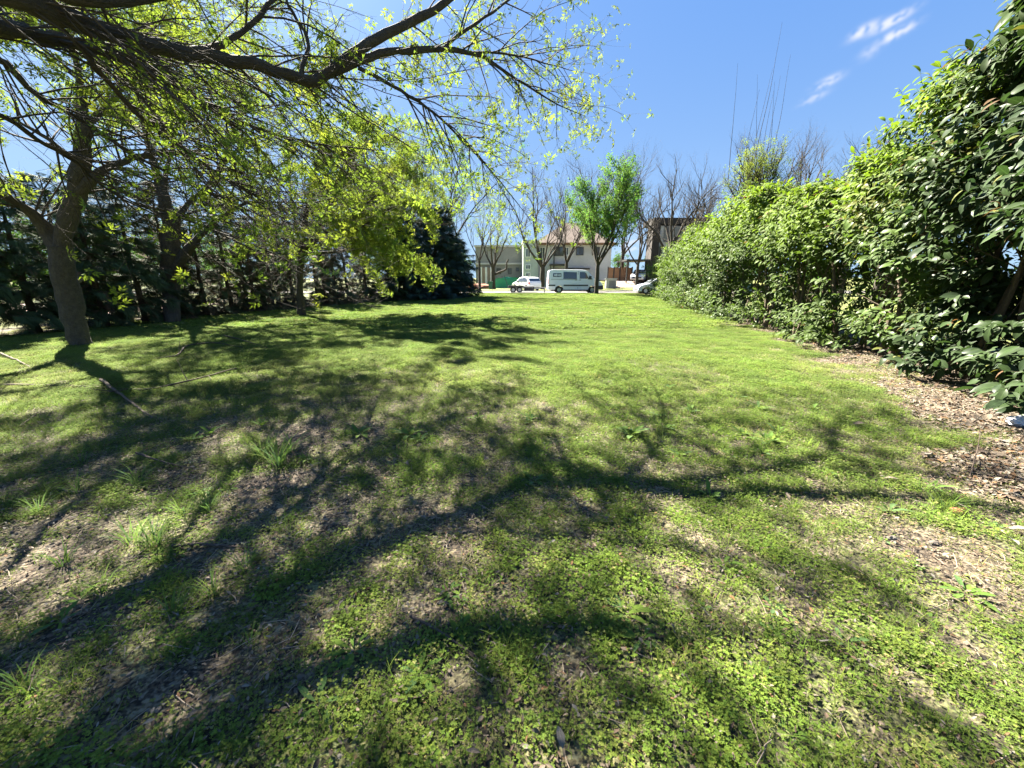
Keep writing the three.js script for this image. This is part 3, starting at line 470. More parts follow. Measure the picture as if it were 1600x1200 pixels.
// a sunlit tree with hanging yellow-green curtains in front of the conifers
{
  R = rngOf(1504);
  const base = V(-8.6, 0, -16.4), T = new Tree('box_elder_tree', 'rounded tree with hanging bright yellow-green leaves in front of the dark spruce', 'tree', base, null, M.barkGrey);
  T.big('trunk', gnarl(curve([[base.clone().add(V(0, -0.1, 0)), 0.17], [V(-8.5, 1.2, -16.4), 0.12], [V(-8.2, 2.6, -16.3), 0.11]], 8), 0.02));
  const lim = [[1, 0.9, 0.2], [0.9, 0.75, -0.6], [0.35, 1.2, 0.4], [-0.2, 1.4, 0], [0.8, 1.4, 0.3], [1.2, 0.4, 0.3], [0.5, 1.1, -0.6], [-0.9, 1, 0.3], [1.3, 0.8, -0.1], [0.7, 0.6, 0.6], [-0.5, 0.9, -0.5], [1, 1.2, -0.4], [1.1, 0.2, -0.4]].map((d) => shoot(V(-8.2, 2.4, -16.3), V(...d), rr(4.2, 6.6), 0.07, 0.012, { wig: 0.14, trop: V(0.22, -0.12, 0), step: 0.4 }));
  for (const b of lim) { T.big('limb', b); ramify(T, b, 0, { n: [15, 6], from: [0.2, 0.15], ang: [[0.5, 1.2], [0.3, 1.0]], len: [1.9, 0.7], r: [0.016, 0.006], wig: [0.17, 0.17], trop: [V(0.2, -0.9, 0.1), V(0, -0.3, 0)], dress: (TT, br) => { const p = br.pts[0]; if (R() < (p.x > -7.0 ? 0.95 : 0.1)) dress(TT, br, 'crown', youngBunch, 0.13, 1.0, 1.7, () => yellowGreen(1.1), 0.1); }, dressFrom: 0 }); }
  // the bare thicket on the shaded side
  for (let i = 0; i < 190; i++) { const k = spot(pick(lim), rr(0.05, 0.6)), w = shoot(k.p, V(rr(-1.2, 0.4), rr(-0.6, 0.5), rr(-0.5, 0.9)), rr(1.2, 2.8), 0.012, 0.003, { wig: 0.16, trop: V(0, -0.7, 0), step: 0.3 }); T.twig(w); ramify(T, w, 0, { n: [6], from: [0.2], ang: [[0.4, 1.1]], len: [0.7], r: [0.006], wig: [0.18], trop: [V(0, -0.2, 0)] }); }
  T.done(M.barkTwig);
}
// ---------------------------------------------------------------- conifers
function conifer(base, h, rad, bare, o) {
  const T = new Tree('conifer', o.label, 'conifer', base, o.group, M.barkConifer);
  const lean = V(rr(-0.12, 0.12), 0, rr(-0.1, 0.1));
  const tr = gnarl(curve([[base.clone().add(V(0, -0.1, 0)), o.tr ?? 0.11], [base.clone().add(V(lean.x * 0.3, 0.3, lean.z * 0.3)), (o.tr ?? 0.11) * 0.8], [base.clone().addScaledVector(lean, 1).add(V(0, h * 0.5, 0)), (o.tr ?? 0.11) * 0.6], [base.clone().addScaledVector(lean, 2).add(V(0, h, 0)), 0.01]], 14), 0.02);
  T.big('trunk', tr);
  const nb = Math.round((o.n ?? 60) * 1.5);
  for (let i = 0; i < nb; i++) {
    const f = (i + rr(0, 1)) / nb, y = bare + (h - bare) * Math.pow(f, 0.92), t = y / h, k = spot(tr, Math.min(0.98, t)), az = i * 2.4 + rr(-0.3, 0.3);
    const L = rad * (o.shape ? o.shape(f) : (1 - f * 0.75)) * rr(0.7, 1.15), d = V(Math.cos(az), rr(-0.25, 0.2) + f * 0.6, Math.sin(az));
    const b = shoot(k.p, d, L, 0.018, 0.004, { wig: 0.1, trop: V(0, -0.35, 0), n: 5 }); T.twig(b);
    const ns = Math.max(4, Math.round(L * (o.den ?? 8) * 4));
    for (let j = 0; j < ns; j++) {
      const q = spot(b, rr(0.15, 1)), sd = aside(q.d, rr(0.15, 0.9)).add(V(0, -0.28, 0)).normalize(); if (R() < (o.gap ?? 0.1)) continue;
      const n = V(rr(-0.5, 0.5), 1, rr(-0.5, 0.5)); const v = rr(0.6, 1.25);
      const brown = R() < (o.brown ?? 0.04);
      T.leaf('crown', spray2, q.p, facing(sd, n), rr(0.6, 1.15) * (o.size ?? 1), brown ? rgb(0.13 * v, 0.085 * v, 0.05 * v) : rgb(o.col[0] * v, o.col[1] * v, o.col[2] * v), M.needle);
    }
  }
  for (let i = 0; i < (o.dead ?? 10); i++) { const k = spot(tr, rr(0.12, Math.max(0.2, bare / h + 0.15))), b = shoot(k.p, aside(k.d, rr(1, 1.7)), rr(0.4, 1.3), 0.008, 0.002, { wig: 0.2, n: 4, trop: V(0, -0.2, 0) }); T.twig(b); for (let j = 0; j < 3; j++) { const q = spot(b, rr(0.3, 1)); T.twig(shoot(q.p, aside(q.d, rr(0.4, 1)), rr(0.2, 0.5), 0.004, 0.0015, { wig: 0.2, n: 3 })); } }
  return T.done(M.deadTwig);
}
{
  R = rngOf(1605);
  let z = -7.2, i = 0;
  while (z > -29.5) {
    const dz = rr(0.95, 1.45), x = rowX(z) + rr(-0.35, 0.35), mid = z < -15 && z > -26;
    conifer(V(x, 0, z), rr(4.0, 5.0) + (z < -20 ? 0.7 : 0), mid ? 1.2 : 1.3, z > -15 ? rr(1.35, 1.9) : mid ? rr(0.5, 1.0) : rr(0.2, 0.5), {
      label: z > -15 ? 'dark conifer with a bare lower trunk in the row beside the paved yard' : mid ? 'browning conifer full of dead twigs in the row behind the box elder' : 'dense dark conifer of the row beside the big spruces', group: z > -15 ? 'conifer row by the paved yard' : mid ? 'browning conifers' : 'dense conifers', n: mid ? 46 : z > -15 ? 52 : 62, den: mid ? 7 : z > -15 ? 8 : 9, brown: mid ? 0.4 : 0.05, gap: mid ? 0.18 : z > -15 ? 0.2 : 0.08, dead: mid ? 60 : 14, col: [0.05, 0.088, 0.034] });
    z -= dz; i++;
  }
  // second line closes the gaps
  for (let zz = -14; zz > -30; zz -= 2.3) conifer(V(rowX(zz) - 2.6 + rr(-0.5, 0.5), 0, zz + rr(-0.5, 0.5)), rr(4.2, 6.2), 1.5, rr(1.3, 2.0), { label: 'conifer with a bare lower trunk standing behind the front conifer row', group: 'conifers behind the row', n: 40, den: 8, dead: 6, col: [0.042, 0.078, 0.032] });
  conifer(V(-5.6, 0, -30.6), 6.4, 2.5, 0.1, { label: 'tallest blue-green spruce at the street end of the conifer row', n: 170, den: 9, tr: 0.2, size: 1.15, col: [0.038, 0.078, 0.055], shape: (f) => Math.sqrt(Math.max(0, 1 - f * f)) * 0.95 + 0.08, dead: 0 });
  conifer(V(-7.4, 0, -28.4), 6.0, 2.3, 0.1, { label: 'broad dark spruce beside the box elder in the conifer row', n: 130, den: 9, tr: 0.18, size: 1.1, col: [0.034, 0.07, 0.048], shape: (f) => Math.sqrt(Math.max(0, 1 - f * f)) * 0.95 + 0.08, dead: 0 });
  conifer(V(-4.5, 0, -33.8), 4.6, 2.0, 0.05, { label: 'low spreading spruce closest to the street', n: 110, den: 9, tr: 0.15, size: 1.1, col: [0.04, 0.08, 0.055], shape: (f) => Math.sqrt(Math.max(0, 1 - f * f)) * 0.95 + 0.08, dead: 0 });
}
// ---------------------------------------------------------------- street trees
function vase(base, h, o) {
  const T = new Tree(o.name, o.label, 'tree', base, o.group, o.bark ?? M.barkDark), fork = o.fork ?? 2.2, r = o.r ?? 0.25;
  const tr = gnarl(curve([[base.clone().add(V(0, -0.1, 0)), r * 1.25], [base.clone().add(V(0, 0.4, 0)), r], [base.clone().add(V((o.lean ?? 0) * 0.5, fork * 0.6, 0)), r * 0.88], [base.clone().add(V(o.lean ?? 0, fork, 0)), r * 0.85]], 10), 0.02);
  T.big('trunk', tr);
  const top = tr.pts[10], n = o.limbs ?? 6;
  for (let i = 0; i < n; i++) {
    const az = i / n * 6.283 + rr(-0.3, 0.3), e = o.spread ?? 0.55, d = V(Math.cos(az) * e * rr(0.5, 1.25), 1, Math.sin(az) * e * rr(0.5, 1.2)).normalize(), rl = r * rr(0.4, 0.62);
    const b = shoot(top.clone().add(V(0, -r * 0.6, 0)), d, (h - fork) * rr(0.72, 1.02), rl, rl * 0.16, { wig: o.wig ?? 0.16, trop: V(0, 0.25, 0), step: h / 16 });
    T.big('limb', b);
    const sc = h / 12;
    ramify(T, b, 0, { n: o.kids ?? [8, 6, 4], from: [0.2, 0.2, 0.2], ang: [[0.4, 0.9], [0.3, 0.9], [0.3, 0.8]], len: (o.lens ?? [2.6, 1.3, 0.7]).map((x) => x * sc), r: [0.048 * sc, 0.023 * sc, 0.013 * sc], wig: [0.22, 0.2, 0.18], trop: o.trop ?? [V(0, 0.6, 0), V(0, 0.7, 0), V(0, 0.5, 0)], dress: o.dress, dressFrom: o.dressFrom });
  }
  return T;
}
{
  R = rngOf(1706);
  const streetGroup = 'street trees';
  const gp = (px, z) => V((px - 800) / FPX * (z / Math.cos(PITCH)) * 0.985, groundY((px - 800) / FPX * z, -z), -z);
  const small = (kind, geo, every, s0, s1, col, from) => (TT, br) => dress(TT, br, kind, geo, every, s0, s1, col, from);
  vase(gp(752, 43), 10, { name: 'street_tree', label: 'slender street tree with thin trunk and sparse pale leaves beside the trailer', group: streetGroup, r: 0.15, fork: 3.2, limbs: 4, spread: 0.4, kids: [7, 5, 3], dress: (TT, br) => { if (R() < 0.3) dress(TT, br, 'crown', farClump2, 0.6, 0.7, 1.2, yellowGreen, 0.3); } }).done();
  { const T = vase(gp(772, 56), 9, { name: 'street_tree', label: 'street tree with a sawn-off side limb in front of the green mesh fence', group: streetGroup, r: 0.3, fork: 2.8, limbs: 5, kids: [6, 5, 3], dress: (TT, br) => { if (R() < 0.28) dress(TT, br, 'crown', farClump2, 0.7, 0.7, 1.2, yellowGreen, 0.3); } }); const b = T.o.clone().add(V(0.1, 1.9, 0)); T.big('limb', curve([[b, 0.16], [b.clone().add(V(0.8, 0.35, 0)), 0.14], [b.clone().add(V(1.7, 0.75, 0.1)), 0.12], [b.clone().add(V(1.75, 1.5, 0.1)), 0.11], [b.clone().add(V(2.0, 2.0, 0.1)), 0.09]], 10)); T.done(); }
  vase(gp(845, 55), 15, { name: 'street_tree', label: 'bare spreading street tree forking low behind the white van', group: streetGroup, r: 0.34, fork: 2.9, limbs: 6, spread: 0.62, kids: [8, 6, 4], dress: (TT, br) => { if (R() < 0.012) dress(TT, br, 'crown', farClump2, 0.8, 0.6, 1.0, freshGreen, 0.3); } }).done();
  vase(gp(926, 38.6), 10.6, { name: 'street_tree', label: 'leafy fresh-green street tree in front of the white van', group: streetGroup, r: 0.2, fork: 2.7, limbs: 9, spread: 0.72, wig: 0.2, kids: [8, 5, 3], lens: [2.6, 1.3, 0.7], dress: (TT, br) => { if (R() < 0.85) dress(TT, br, 'crown', farClump, 0.24, 0.5, 1.0, () => freshGreen(1.0), 0.2); }, dressFrom: 1 }).done();
  vase(gp(1032, 47), 15, { name: 'street_tree', label: 'tall bare dark-branched tree in front of the house with the dark roof band', group: streetGroup, r: 0.3, fork: 4, limbs: 7, spread: 0.5, wig: 0.3, kids: [7, 5, 4] }).done();
  vase(gp(985, 50), 14, { name: 'street_tree', label: 'bare dark-branched tree beside the carport', group: streetGroup, r: 0.2, fork: 3, limbs: 5, spread: 0.5, wig: 0.24, kids: [8, 6, 4] }).done();
  vase(gp(925, 74), 22, { name: 'street_tree', label: 'very tall bare tree rising behind the white house', group: streetGroup, r: 0.35, fork: 6, limbs: 6, spread: 0.45, wig: 0.2, kids: [9, 6, 4] }).done();
  vase(gp(1085, 52), 16, { name: 'street_tree', label: 'bare tree standing over the house with the dark roof band', group: streetGroup, r: 0.3, fork: 4, limbs: 6, spread: 0.5, wig: 0.3, kids: [7, 5, 4] }).done();
  for (const [px, z, h, lab] of [[880, 62, 16, 'bare tree behind the white house roof'], [962, 60, 17, 'tall bare tree between the white house and the carport']]) vase(gp(px, z), h, { name: 'street_tree', label: lab, group: streetGroup, r: 0.26, fork: 3.6, limbs: 6, spread: 0.55, wig: 0.22, kids: [9, 6, 4] }).done();
  vase(gp(700, 36), 13.5, { name: 'poplar_tree', label: 'tall narrow pale-leaved tree rising behind the big spruces', r: 0.2, fork: 2.5, limbs: 6, spread: 0.28, kids: [10, 6, 3], bark: M.barkGrey, dress: (TT, br) => { if (R() < 0.42) dress(TT, br, 'crown', farClump2, 0.5, 0.6, 1.1, () => freshGreen(1.1), 0.2); } }).done();
  vase(gp(640, 34), 11.5, { name: 'poplar_tree', label: 'shorter pale-leaved tree behind the broad dark spruce', r: 0.16, fork: 2.5, limbs: 6, spread: 0.35, kids: [9, 6, 3], bark: M.barkGrey, dress: (TT, br) => { if (R() < 0.42) dress(TT, br, 'crown', farClump2, 0.5, 0.6, 1.1, () => yellowGreen(0.8), 0.2); } }).done();
  // behind the hedge
  { const T = vase(gp(1140, 23), 7.8, { name: 'pollarded_tree', label: 'pollarded tree with stubby limbs and fresh yellow-green shoots behind the hedge', r: 0.34, fork: 4.3, limbs: 5, spread: 0.5, kids: [9, 6, 3], lens: [3.2, 1.2, 0.6], bark: M.barkDark, trop: [V(0, 1.0, 0), V(0, 0.8, 0), V(0, 0.5, 0)], dress: (TT, br) => { if (R() < 0.34) dress(TT, br, 'crown', farClump2, 0.3, 0.45, 0.8, () => yellowGreen(0.95), 0.0); }, dressFrom: 1 });
    const t = T.o; for (let i = 0; i < 9; i++) T.twig(shoot(t.clone().add(V(rr(-1.2, 1.2), rr(5.5, 7), rr(-1, 1))), V(rr(-0.12, 0.12), 1, rr(-0.1, 0.1)), rr(4, 6.4), 0.02, 0.004, { wig: 0.03, step: 0.5 })); T.done(); }
  vase(gp(1185, 33), 12.5, { name: 'bare_tree', label: 'wide bare tree behind the pollarded tree', group: 'bare trees behind the hedge', r: 0.3, fork: 3.4, limbs: 8, spread: 0.75, kids: [10, 7, 4] }).done();
  vase(gp(1290, 28), 10.6, { name: 'bare_tree', label: 'crooked bare tree behind the tall near end of the hedge', group: 'bare trees behind the hedge', r: 0.25, fork: 3.4, limbs: 6, spread: 0.55, wig: 0.3, kids: [7, 5, 4] }).done();
  vase(gp(1345, 25), 9.8, { name: 'bare_tree', label: 'crooked bare tree behind the tall near end of the hedge', group: 'bare trees behind the hedge', r: 0.25, fork: 3.4, limbs: 6, spread: 0.5, wig: 0.3, kids: [7, 5, 4] }).done();
  // background trees that close the horizon
  for (let i = 0; i < 53; i++) {
    const left = i < 26, right = i >= 44, b = right ? V(24 + rr(0, 9), 0, -3 - (i - 44) * 4.2) : left ? V(-40 - rr(0, 4) - (i % 2) * 5, 0, -4 - i * 2.9) : V(-48 + (i - 26) * 6.3 + rr(-2, 2), 0, -92 - rr(0, 10)), h = right ? rr(3.2, 4.2) : left ? rr(5, 9) : rr(6, 9.5);
    const T = new Tree('background_tree', left ? 'dense green tree beyond the paved yard' : right ? 'dense green tree in the plot behind the hedge' : 'dense green tree on the skyline behind the houses', 'tree', b, left ? 'trees beyond the paved yard' : right ? 'trees in the plot behind the hedge' : 'trees behind the houses', M.barkConifer);
    T.big('trunk', curve([[b.clone().add(V(0, -0.1, 0)), 0.25], [b.clone().add(V(0, 2, 0)), 0.18], [b.clone().add(V(0, h * 0.8, 0)), 0.05]], 6));
    const cl = []; for (let k = 0; k < 16; k++) { const a = rr(0, 6.28), q = rr(0.1, 1); cl.push([V(Math.cos(a) * q * h * 0.36, rr(left || right ? 0.6 : 1.2, h * 0.85), Math.sin(a) * q * h * 0.36), rr(0.8, 1.5)]); }
    for (let k = 0; k < 420; k++) { const [c, r] = pick(cl), d = V(rr(-1, 1), rr(-1, 1), rr(-1, 1)).normalize().multiplyScalar(r * Math.pow(R(), 0.4)); T.leaf('crown', farClump, b.clone().add(c).add(d), along(V(rr(-1, 1), rr(-1, 1), rr(-1, 1)), rr(0, 6.28)), rr(0.9, 1.6), freshGreen(0.62)); }
    T.done();
  }
}

// ---------------------------------------------------------------- the privet hedge: shrubs in a row
{
  R = rngOf(1807);
  const one = (l, w, droop) => { const m = new MB(); m.leaf(V(0, 0, 0), V(0, 1, 0), V(0, 0, 1), l, w, 0, 0.22); const p = m.p; for (let i = 0; i < p.length; i += 3) { const t = p[i + 1] / l; p[i + 2] -= droop * t * t; p[i + 1] -= droop * 0.35 * t * t * t; } const g = m.build(); g.computeVertexNormals(); return g; };
  const leafG = [one(0.115, 0.056, 0.03), one(0.12, 0.05, 0.045), one(0.10, 0.054, 0.012)];
  let z = -2.2, idx = 0, inst = 0;
  while (z > -35) {
    const nearK = smooth(z, -13, -5), stepz = z > -12 ? 1.0 : z > -20 ? 1.2 : 1.4;
    const depth = 1.4, cx = hedgeX(z) + depth - 0.45 + rr(-0.3, 0.35), base = V(cx, 0, z);
    let H = lerpLine([[-2, 6.0], [-6, 5.7], [-7.2, 5.0], [-8.4, 3.7], [-10.5, 3.4], [-14, 3.8], [-17.5, 3.95], [-22, 3.5], [-27, 2.9], [-34, 2.6]], z) * rr(0.9, 1.1);
    const lab = z > -7.6 ? 'tall privet shrub with large dark glossy leaves at the leaf-littered end of the hedge' : z > -19 ? 'privet shrub with bright green upper leaves in the middle of the hedge' : 'lower privet shrub with small leaves at the street end of the hedge';
    const T = new Tree('privet_shrub', lab, 'hedge shrub', base, z > -7.6 ? 'tall glossy hedge shrubs' : z > -19 ? 'bright green hedge shrubs' : 'hedge shrubs near the street', M.barkPale);
    const ns = z > -14 ? 4 : 2;
    for (let s = 0; s < ns; s++) { const p0 = base.clone().add(V(rr(-0.5, 0.5), -0.05, rr(-0.45, 0.45))), b = gnarl(shoot(p0, V(rr(-0.1, 0.15), 1, rr(-0.2, 0.2)), H * rr(0.5, 0.72), rr(0.035, 0.075), 0.015, { wig: 0.08, n: 9 }), 0.015); T.big('stem', b); ramify(T, b, 0, { n: [6], from: [0.25], ang: [[0.5, 1.1]], len: [1.0], r: [0.014], wig: [0.15], trop: [V(-0.2, 0.3, 0)] }); }
    const sprigs = Math.round((z > -6.5 ? 1450 : z > -8 ? 1450 : z > -16 ? 1150 : z > -22 ? 700 : 520) * H / 5);
    const sc = z > -6.5 ? 1.5 : z > -10 ? 1.25 : 1.2;
    for (let s = 0; s < sprigs; s++) {
      // a point near the surface of a lumpy upright block
      const a = R() < (z > -16 ? 0.6 : 0.72) ? Math.PI + rr(-1.5, 1.5) : z > -16 ? rr(-1.6, 1.6) : rr(0, 6.283), f = Math.pow(R(), 0.85), top = R() < 0.17;
      let y, rad;
      if (top) { y = H * rr(0.9, 1.0); rad = Math.sqrt(R()); } else { y = 0.1 + (H - 0.1) * f; rad = R() < 0.25 ? rr(0.1, 0.6) : rr(0.6, 1.05); }
      const shoulder = Math.sqrt(Math.max(0.03, 1 - Math.pow(Math.max(0, (y / H - 0.62) / 0.4), 2)));
      const lump = 0.3 + 1.4 * fbm(base.x + Math.cos(a) * 1.1, y * 0.95 + z, Math.sin(a) * 1.1 + z * 0.8, 3);
      const foot = y < 0.8 ? 0.9 : y < 1.7 ? 0.9 - 0.22 * Math.sin((y - 0.8) / 0.9 * Math.PI) : Math.min(1.08, 0.9 + (y - 1.7) * 0.25);
      const out1 = V(Math.cos(a) * depth * 1.0, 0, Math.sin(a) * (stepz * 0.86)).multiplyScalar(rad * shoulder * lump * foot);
      const p = base.clone().add(out1).add(V(0, y * (top ? 0.93 + 0.12 * lump : 1), 0));
      // gaps low down where the stems show
      const gap = fbm(p.x * 1.1, p.y * 1.3 + 5, p.z * 1.1, 3);
      if (p.y < 2.6 && gap < 0.53 - 0.1 * Math.abs(p.y - 1.3) && z > -14 && rad > 0.75) continue;
      if (gap < 0.33) continue;
      if (z > -15 && Math.cos(a) < 0.1 && p.y > 0.6 && p.y < 2.0 && gap < 0.62 && R() < 0.82) continue;
      const o2 = V(Math.cos(a), top ? 1.2 : rr(-0.1, 0.6), Math.sin(a)).normalize();
      const b = shoot(p.clone().addScaledVector(o2, -0.22), o2, rr(0.25, 0.42), 0.004, 0.0015, { wig: 0.15, n: 4, trop: V(0, 0.3, 0) });
      if (z > -13) T.twig(b);
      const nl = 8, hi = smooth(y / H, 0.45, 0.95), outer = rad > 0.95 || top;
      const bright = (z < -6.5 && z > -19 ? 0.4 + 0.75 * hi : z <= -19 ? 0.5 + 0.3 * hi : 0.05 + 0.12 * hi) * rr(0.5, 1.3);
      for (let q = 0; q < nl; q++) {
        const t = (q + 1) / nl, k = spot(b, t), ld = q === nl - 1 ? k.d.clone() : aside(k.d, rr(0.7, 1.2), q * 2.4 + a); ld.y -= rr(0.1, 0.75); ld.normalize();
        const n = V(rr(-0.5, 0.5), 0.75, rr(-0.5, 0.5)).addScaledVector(o2, 0.95).normalize(), v = rr(0.75, 1.25), young = outer && q >= nl - 2 && R() < (z > -8 ? 0.22 : 0.14);
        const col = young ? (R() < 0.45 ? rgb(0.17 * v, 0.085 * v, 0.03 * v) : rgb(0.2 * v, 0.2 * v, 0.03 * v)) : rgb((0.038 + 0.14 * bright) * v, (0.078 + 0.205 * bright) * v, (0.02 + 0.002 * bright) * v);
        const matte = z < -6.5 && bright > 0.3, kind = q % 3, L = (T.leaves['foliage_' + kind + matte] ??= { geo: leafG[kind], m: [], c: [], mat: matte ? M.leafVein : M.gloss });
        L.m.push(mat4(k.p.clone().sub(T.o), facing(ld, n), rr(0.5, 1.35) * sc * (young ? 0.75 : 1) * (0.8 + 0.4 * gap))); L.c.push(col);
      }
    }
    // leaves that show largest become parts of their own
    const L = T.leaves; T.leaves = {};
    const all = []; for (const k in L) L[k].m.forEach((m, i) => all.push([m, L[k].c[i], L[k].geo, V(m.elements[12], m.elements[13], m.elements[14]).add(base).distanceTo(camera.position), L[k].mat]));
    all.sort((a, b) => a[3] - b[3]);
    const singles = z > -8.5 && z < -3 ? 300 : 0;
    for (let i = 0; i < singles; i++) { const [m, c, g] = all[i]; let best = 0, bd = 9; glossTints.forEach((t, j) => { const d = Math.abs(t.color.r - c.r) + Math.abs(t.color.g - c.g); if (d < bd) { bd = d; best = j; } }); part(T.g, 'leaf', g, glossTints[best]).applyMatrix4(m); }
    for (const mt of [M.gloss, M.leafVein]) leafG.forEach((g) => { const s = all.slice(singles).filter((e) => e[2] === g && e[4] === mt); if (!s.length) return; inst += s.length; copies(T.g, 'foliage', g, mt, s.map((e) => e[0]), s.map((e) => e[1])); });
    T.done(M.barkPale);
    z -= stepz * rr(0.9, 1.1); idx++;
  }
  console.log('hedge shrubs', idx, 'leaves', inst);
}

// ---------------------------------------------------------------- houses across the street
const soilMapPale = tex(256, (u, v) => { const k = 0.9 + 0.14 * (tile(u, v, 8, 4, 61) - 0.5) + 0.06 * (tile(u, v, 60, 2, 3) - 0.5); return [k, k, k * 0.99]; }, true);
const paint = (r, g, b, rough = 0.85) => std({ color: rgb(r, g, b), roughness: rough, bumpMap: plainBump, bumpScale: 0.004, map: soilMapPale });
const glassM = new THREE.MeshPhysicalMaterial({ color: rgb(0.05, 0.06, 0.07), roughness: 0.06, metalness: 0, clearcoat: 1, clearcoatRoughness: 0.03 });
const W = { white: paint(0.6, 0.61, 0.62), grey: paint(0.24, 0.235, 0.225), pink: paint(0.36, 0.27, 0.22), dark: paint(0.035, 0.028, 0.025), frame: std({ color: rgb(0.03, 0.028, 0.027), roughness: 0.5 }), pale: paint(0.5, 0.54, 0.53), brown: paint(0.24, 0.13, 0.075), roof: paint(0.12, 0.085, 0.068), conc: paint(0.48, 0.47, 0.45), wood: bark(0.42, 0.24, 0.14, 0.004), whiteFrame: std({ color: rgb(0.7, 0.7, 0.7), roughness: 0.5 }) };
{
  R = rngOf(1908);
  // window on a wall that faces the street: px rectangle on plane z
  function win(parent, o, z, x0, y0, x1, y1, fm, name = 'window') {
    const a = at(x0, y1, z), b = at(x1, y0, z), w = b.x - a.x, h = b.y - a.y, cx = (a.x + b.x) / 2 - o.x, cy = (a.y + b.y) / 2 - o.y, zz = -z - o.z, t = 0.09;
    const f = part(parent, name, join([box(w, t, 0.12, cx, cy + h / 2 - t / 2, zz + 0.065), box(w, t, 0.12, cx, cy - h / 2 + t / 2, zz + 0.065), box(t, h - 2 * t, 0.12, cx - w / 2 + t / 2, cy, zz + 0.065), box(t, h - 2 * t, 0.12, cx + w / 2 - t / 2, cy, zz + 0.065), box(t * 0.6, h - 2 * t, 0.09, cx, cy, zz + 0.065)]), fm ?? W.frame);
    part(f, 'pane', box(w - 2 * t, h - 2 * t, 0.02, cx, cy, zz + 0.03), glassM);
  }
  function hip(x0, x1, y, z0, z1, top) { const m = new THREE.BufferGeometry(), r = Math.min(x1 - x0, z0 - z1) / 2, A1 = [x0, y, z0], B1 = [x1, y, z0], C1 = [x1, y, z1], D1 = [x0, y, z1], E1 = [x0 + r, top, (z0 + z1) / 2], F1 = [x1 - r, top, (z0 + z1) / 2]; const q = [A1, B1, F1, A1, F1, E1, B1, C1, F1, C1, D1, E1, C1, E1, F1, D1, A1, E1, A1, C1, B1, A1, D1, C1]; m.setAttribute('position', new THREE.Float32BufferAttribute(q.flat(), 3)); m.setAttribute('uv', new THREE.Float32BufferAttribute(q.map((p) => [p[0] / 2, p[1]]).flat(), 2)); m.computeVertexNormals(); return m; }
  { // white house with hipped brown roof
    const z = 66, a = at(838, 449, z), b = at(952, 449, z), H = at(880, 381, z).y, o = V((a.x + b.x) / 2, 0, -z), g = thing('white_house', 'white two-storey house with brown hipped roof behind the white van', 'house', o), w = b.x - a.x;
    part(g, 'wall', box(w, H, 10, 0, H / 2, -5), W.white);
    part(g, 'roof', hip(-w / 2 - 0.6, w / 2 + 0.6, H + 0.02, 0.6, -10.6, at(888, 348, z + 5).y), W.roof);
    part(g, 'eaves', box(w + 1.3, 0.3, 11.4, 0, H - 0.02, -5), W.brown);
    win(g, o, z, 866.5, 385.5, 881, 400); win(g, o, z, 881.5, 386, 889, 399, W.whiteFrame); win(g, o, z, 843, 386, 852, 408, W.whiteFrame); win(g, o, z, 900, 386, 912, 399); win(g, o, z, 925, 386, 937, 399); win(g, o, z, 896, 423, 916, 440, W.whiteFrame);
    const p = at(866, 381, z), q = at(866, 421, z); part(g, 'downpipe', box(0.16, p.y - q.y, 0.16, p.x - o.x, (p.y + q.y) / 2, 0.2), W.frame);
    const p0 = at(858, 414, z), p1 = at(884, 414, z); const porch = part(g, 'porch', box(p1.x - p0.x, 0.22, 1.6, (p0.x + p1.x) / 2 - o.x, p0.y, 0.9), W.frame);
    for (const x of [p0.x + 0.1, p1.x - 0.1]) part(porch, 'post', box(0.14, p0.y - 0.12, 0.14, x - o.x, (p0.y - 0.12) / 2, 1.55), W.frame);
    const d0 = at(867, 420, z), d1 = at(880, 448, z); part(g, 'door', box(d1.x - d0.x, d0.y, 0.08, (d0.x + d1.x) / 2 - o.x, d0.y / 2, 0.06), paint(0.3, 0.07, 0.05));
    const l0 = at(886, 420, z), l1 = at(920, 420, z); part(g, 'garage_beam', box(l1.x - l0.x, 0.24, 1, (l0.x + l1.x) / 2 - o.x, l0.y, 0.55), W.frame);
  }
  { // narrow pale wing
    const z = 65, a = at(817, 449, z), b = at(840, 449, z), H = at(828, 378, z).y, o = V((a.x + b.x) / 2, 0, -z), g = thing('pale_house', 'narrow pale rendered house beside the white house', 'house', o), w = b.x - a.x;
    part(g, 'wall', box(w, H, 8, 0, H / 2, -4), W.pale); part(g, 'parapet', box(w + 0.2, 0.25, 8.2, 0, H + 0.12, -4), W.conc);
    win(g, o, z, 821, 413, 829, 421, W.whiteFrame); win(g, o, z, 821, 426, 829, 434, W.whiteFrame); win(g, o, z, 821, 388, 829, 402, W.whiteFrame);
  }
  { // unfinished block
    const z = 72, a = at(744, 447, z), b = at(818, 447, z), H = at(780, 386, z).y, o = V((a.x + b.x) / 2, 0, -z), g = thing('unfinished_building', 'unfinished grey block building with concrete slab edge behind the green mesh', 'building', o), w = b.x - a.x;
    part(g, 'wall', box(w, H, 9, 0, H / 2, -4.5), W.grey);
    const s = at(780, 412, z); part(g, 'floor_slab', box(w + 0.3, 0.28, 0.4, 0, s.y, 0.15), W.conc); part(g, 'roof_slab', box(w + 0.4, 0.3, 9.6, 0, H + 0.15, -4.5), W.conc);
    win(g, o, z, 793.5, 419, 799.5, 428); win(g, o, z, 776, 419, 783, 428); win(g, o, z, 806, 418, 811, 424);
    const p0 = at(752, 418, z), p1 = at(768, 418, z); const lo = part(g, 'pink_wall', box(p1.x - p0.x, p0.y, 0.3, (p0.x + p1.x) / 2 - o.x, p0.y / 2, 0.6), W.pink);
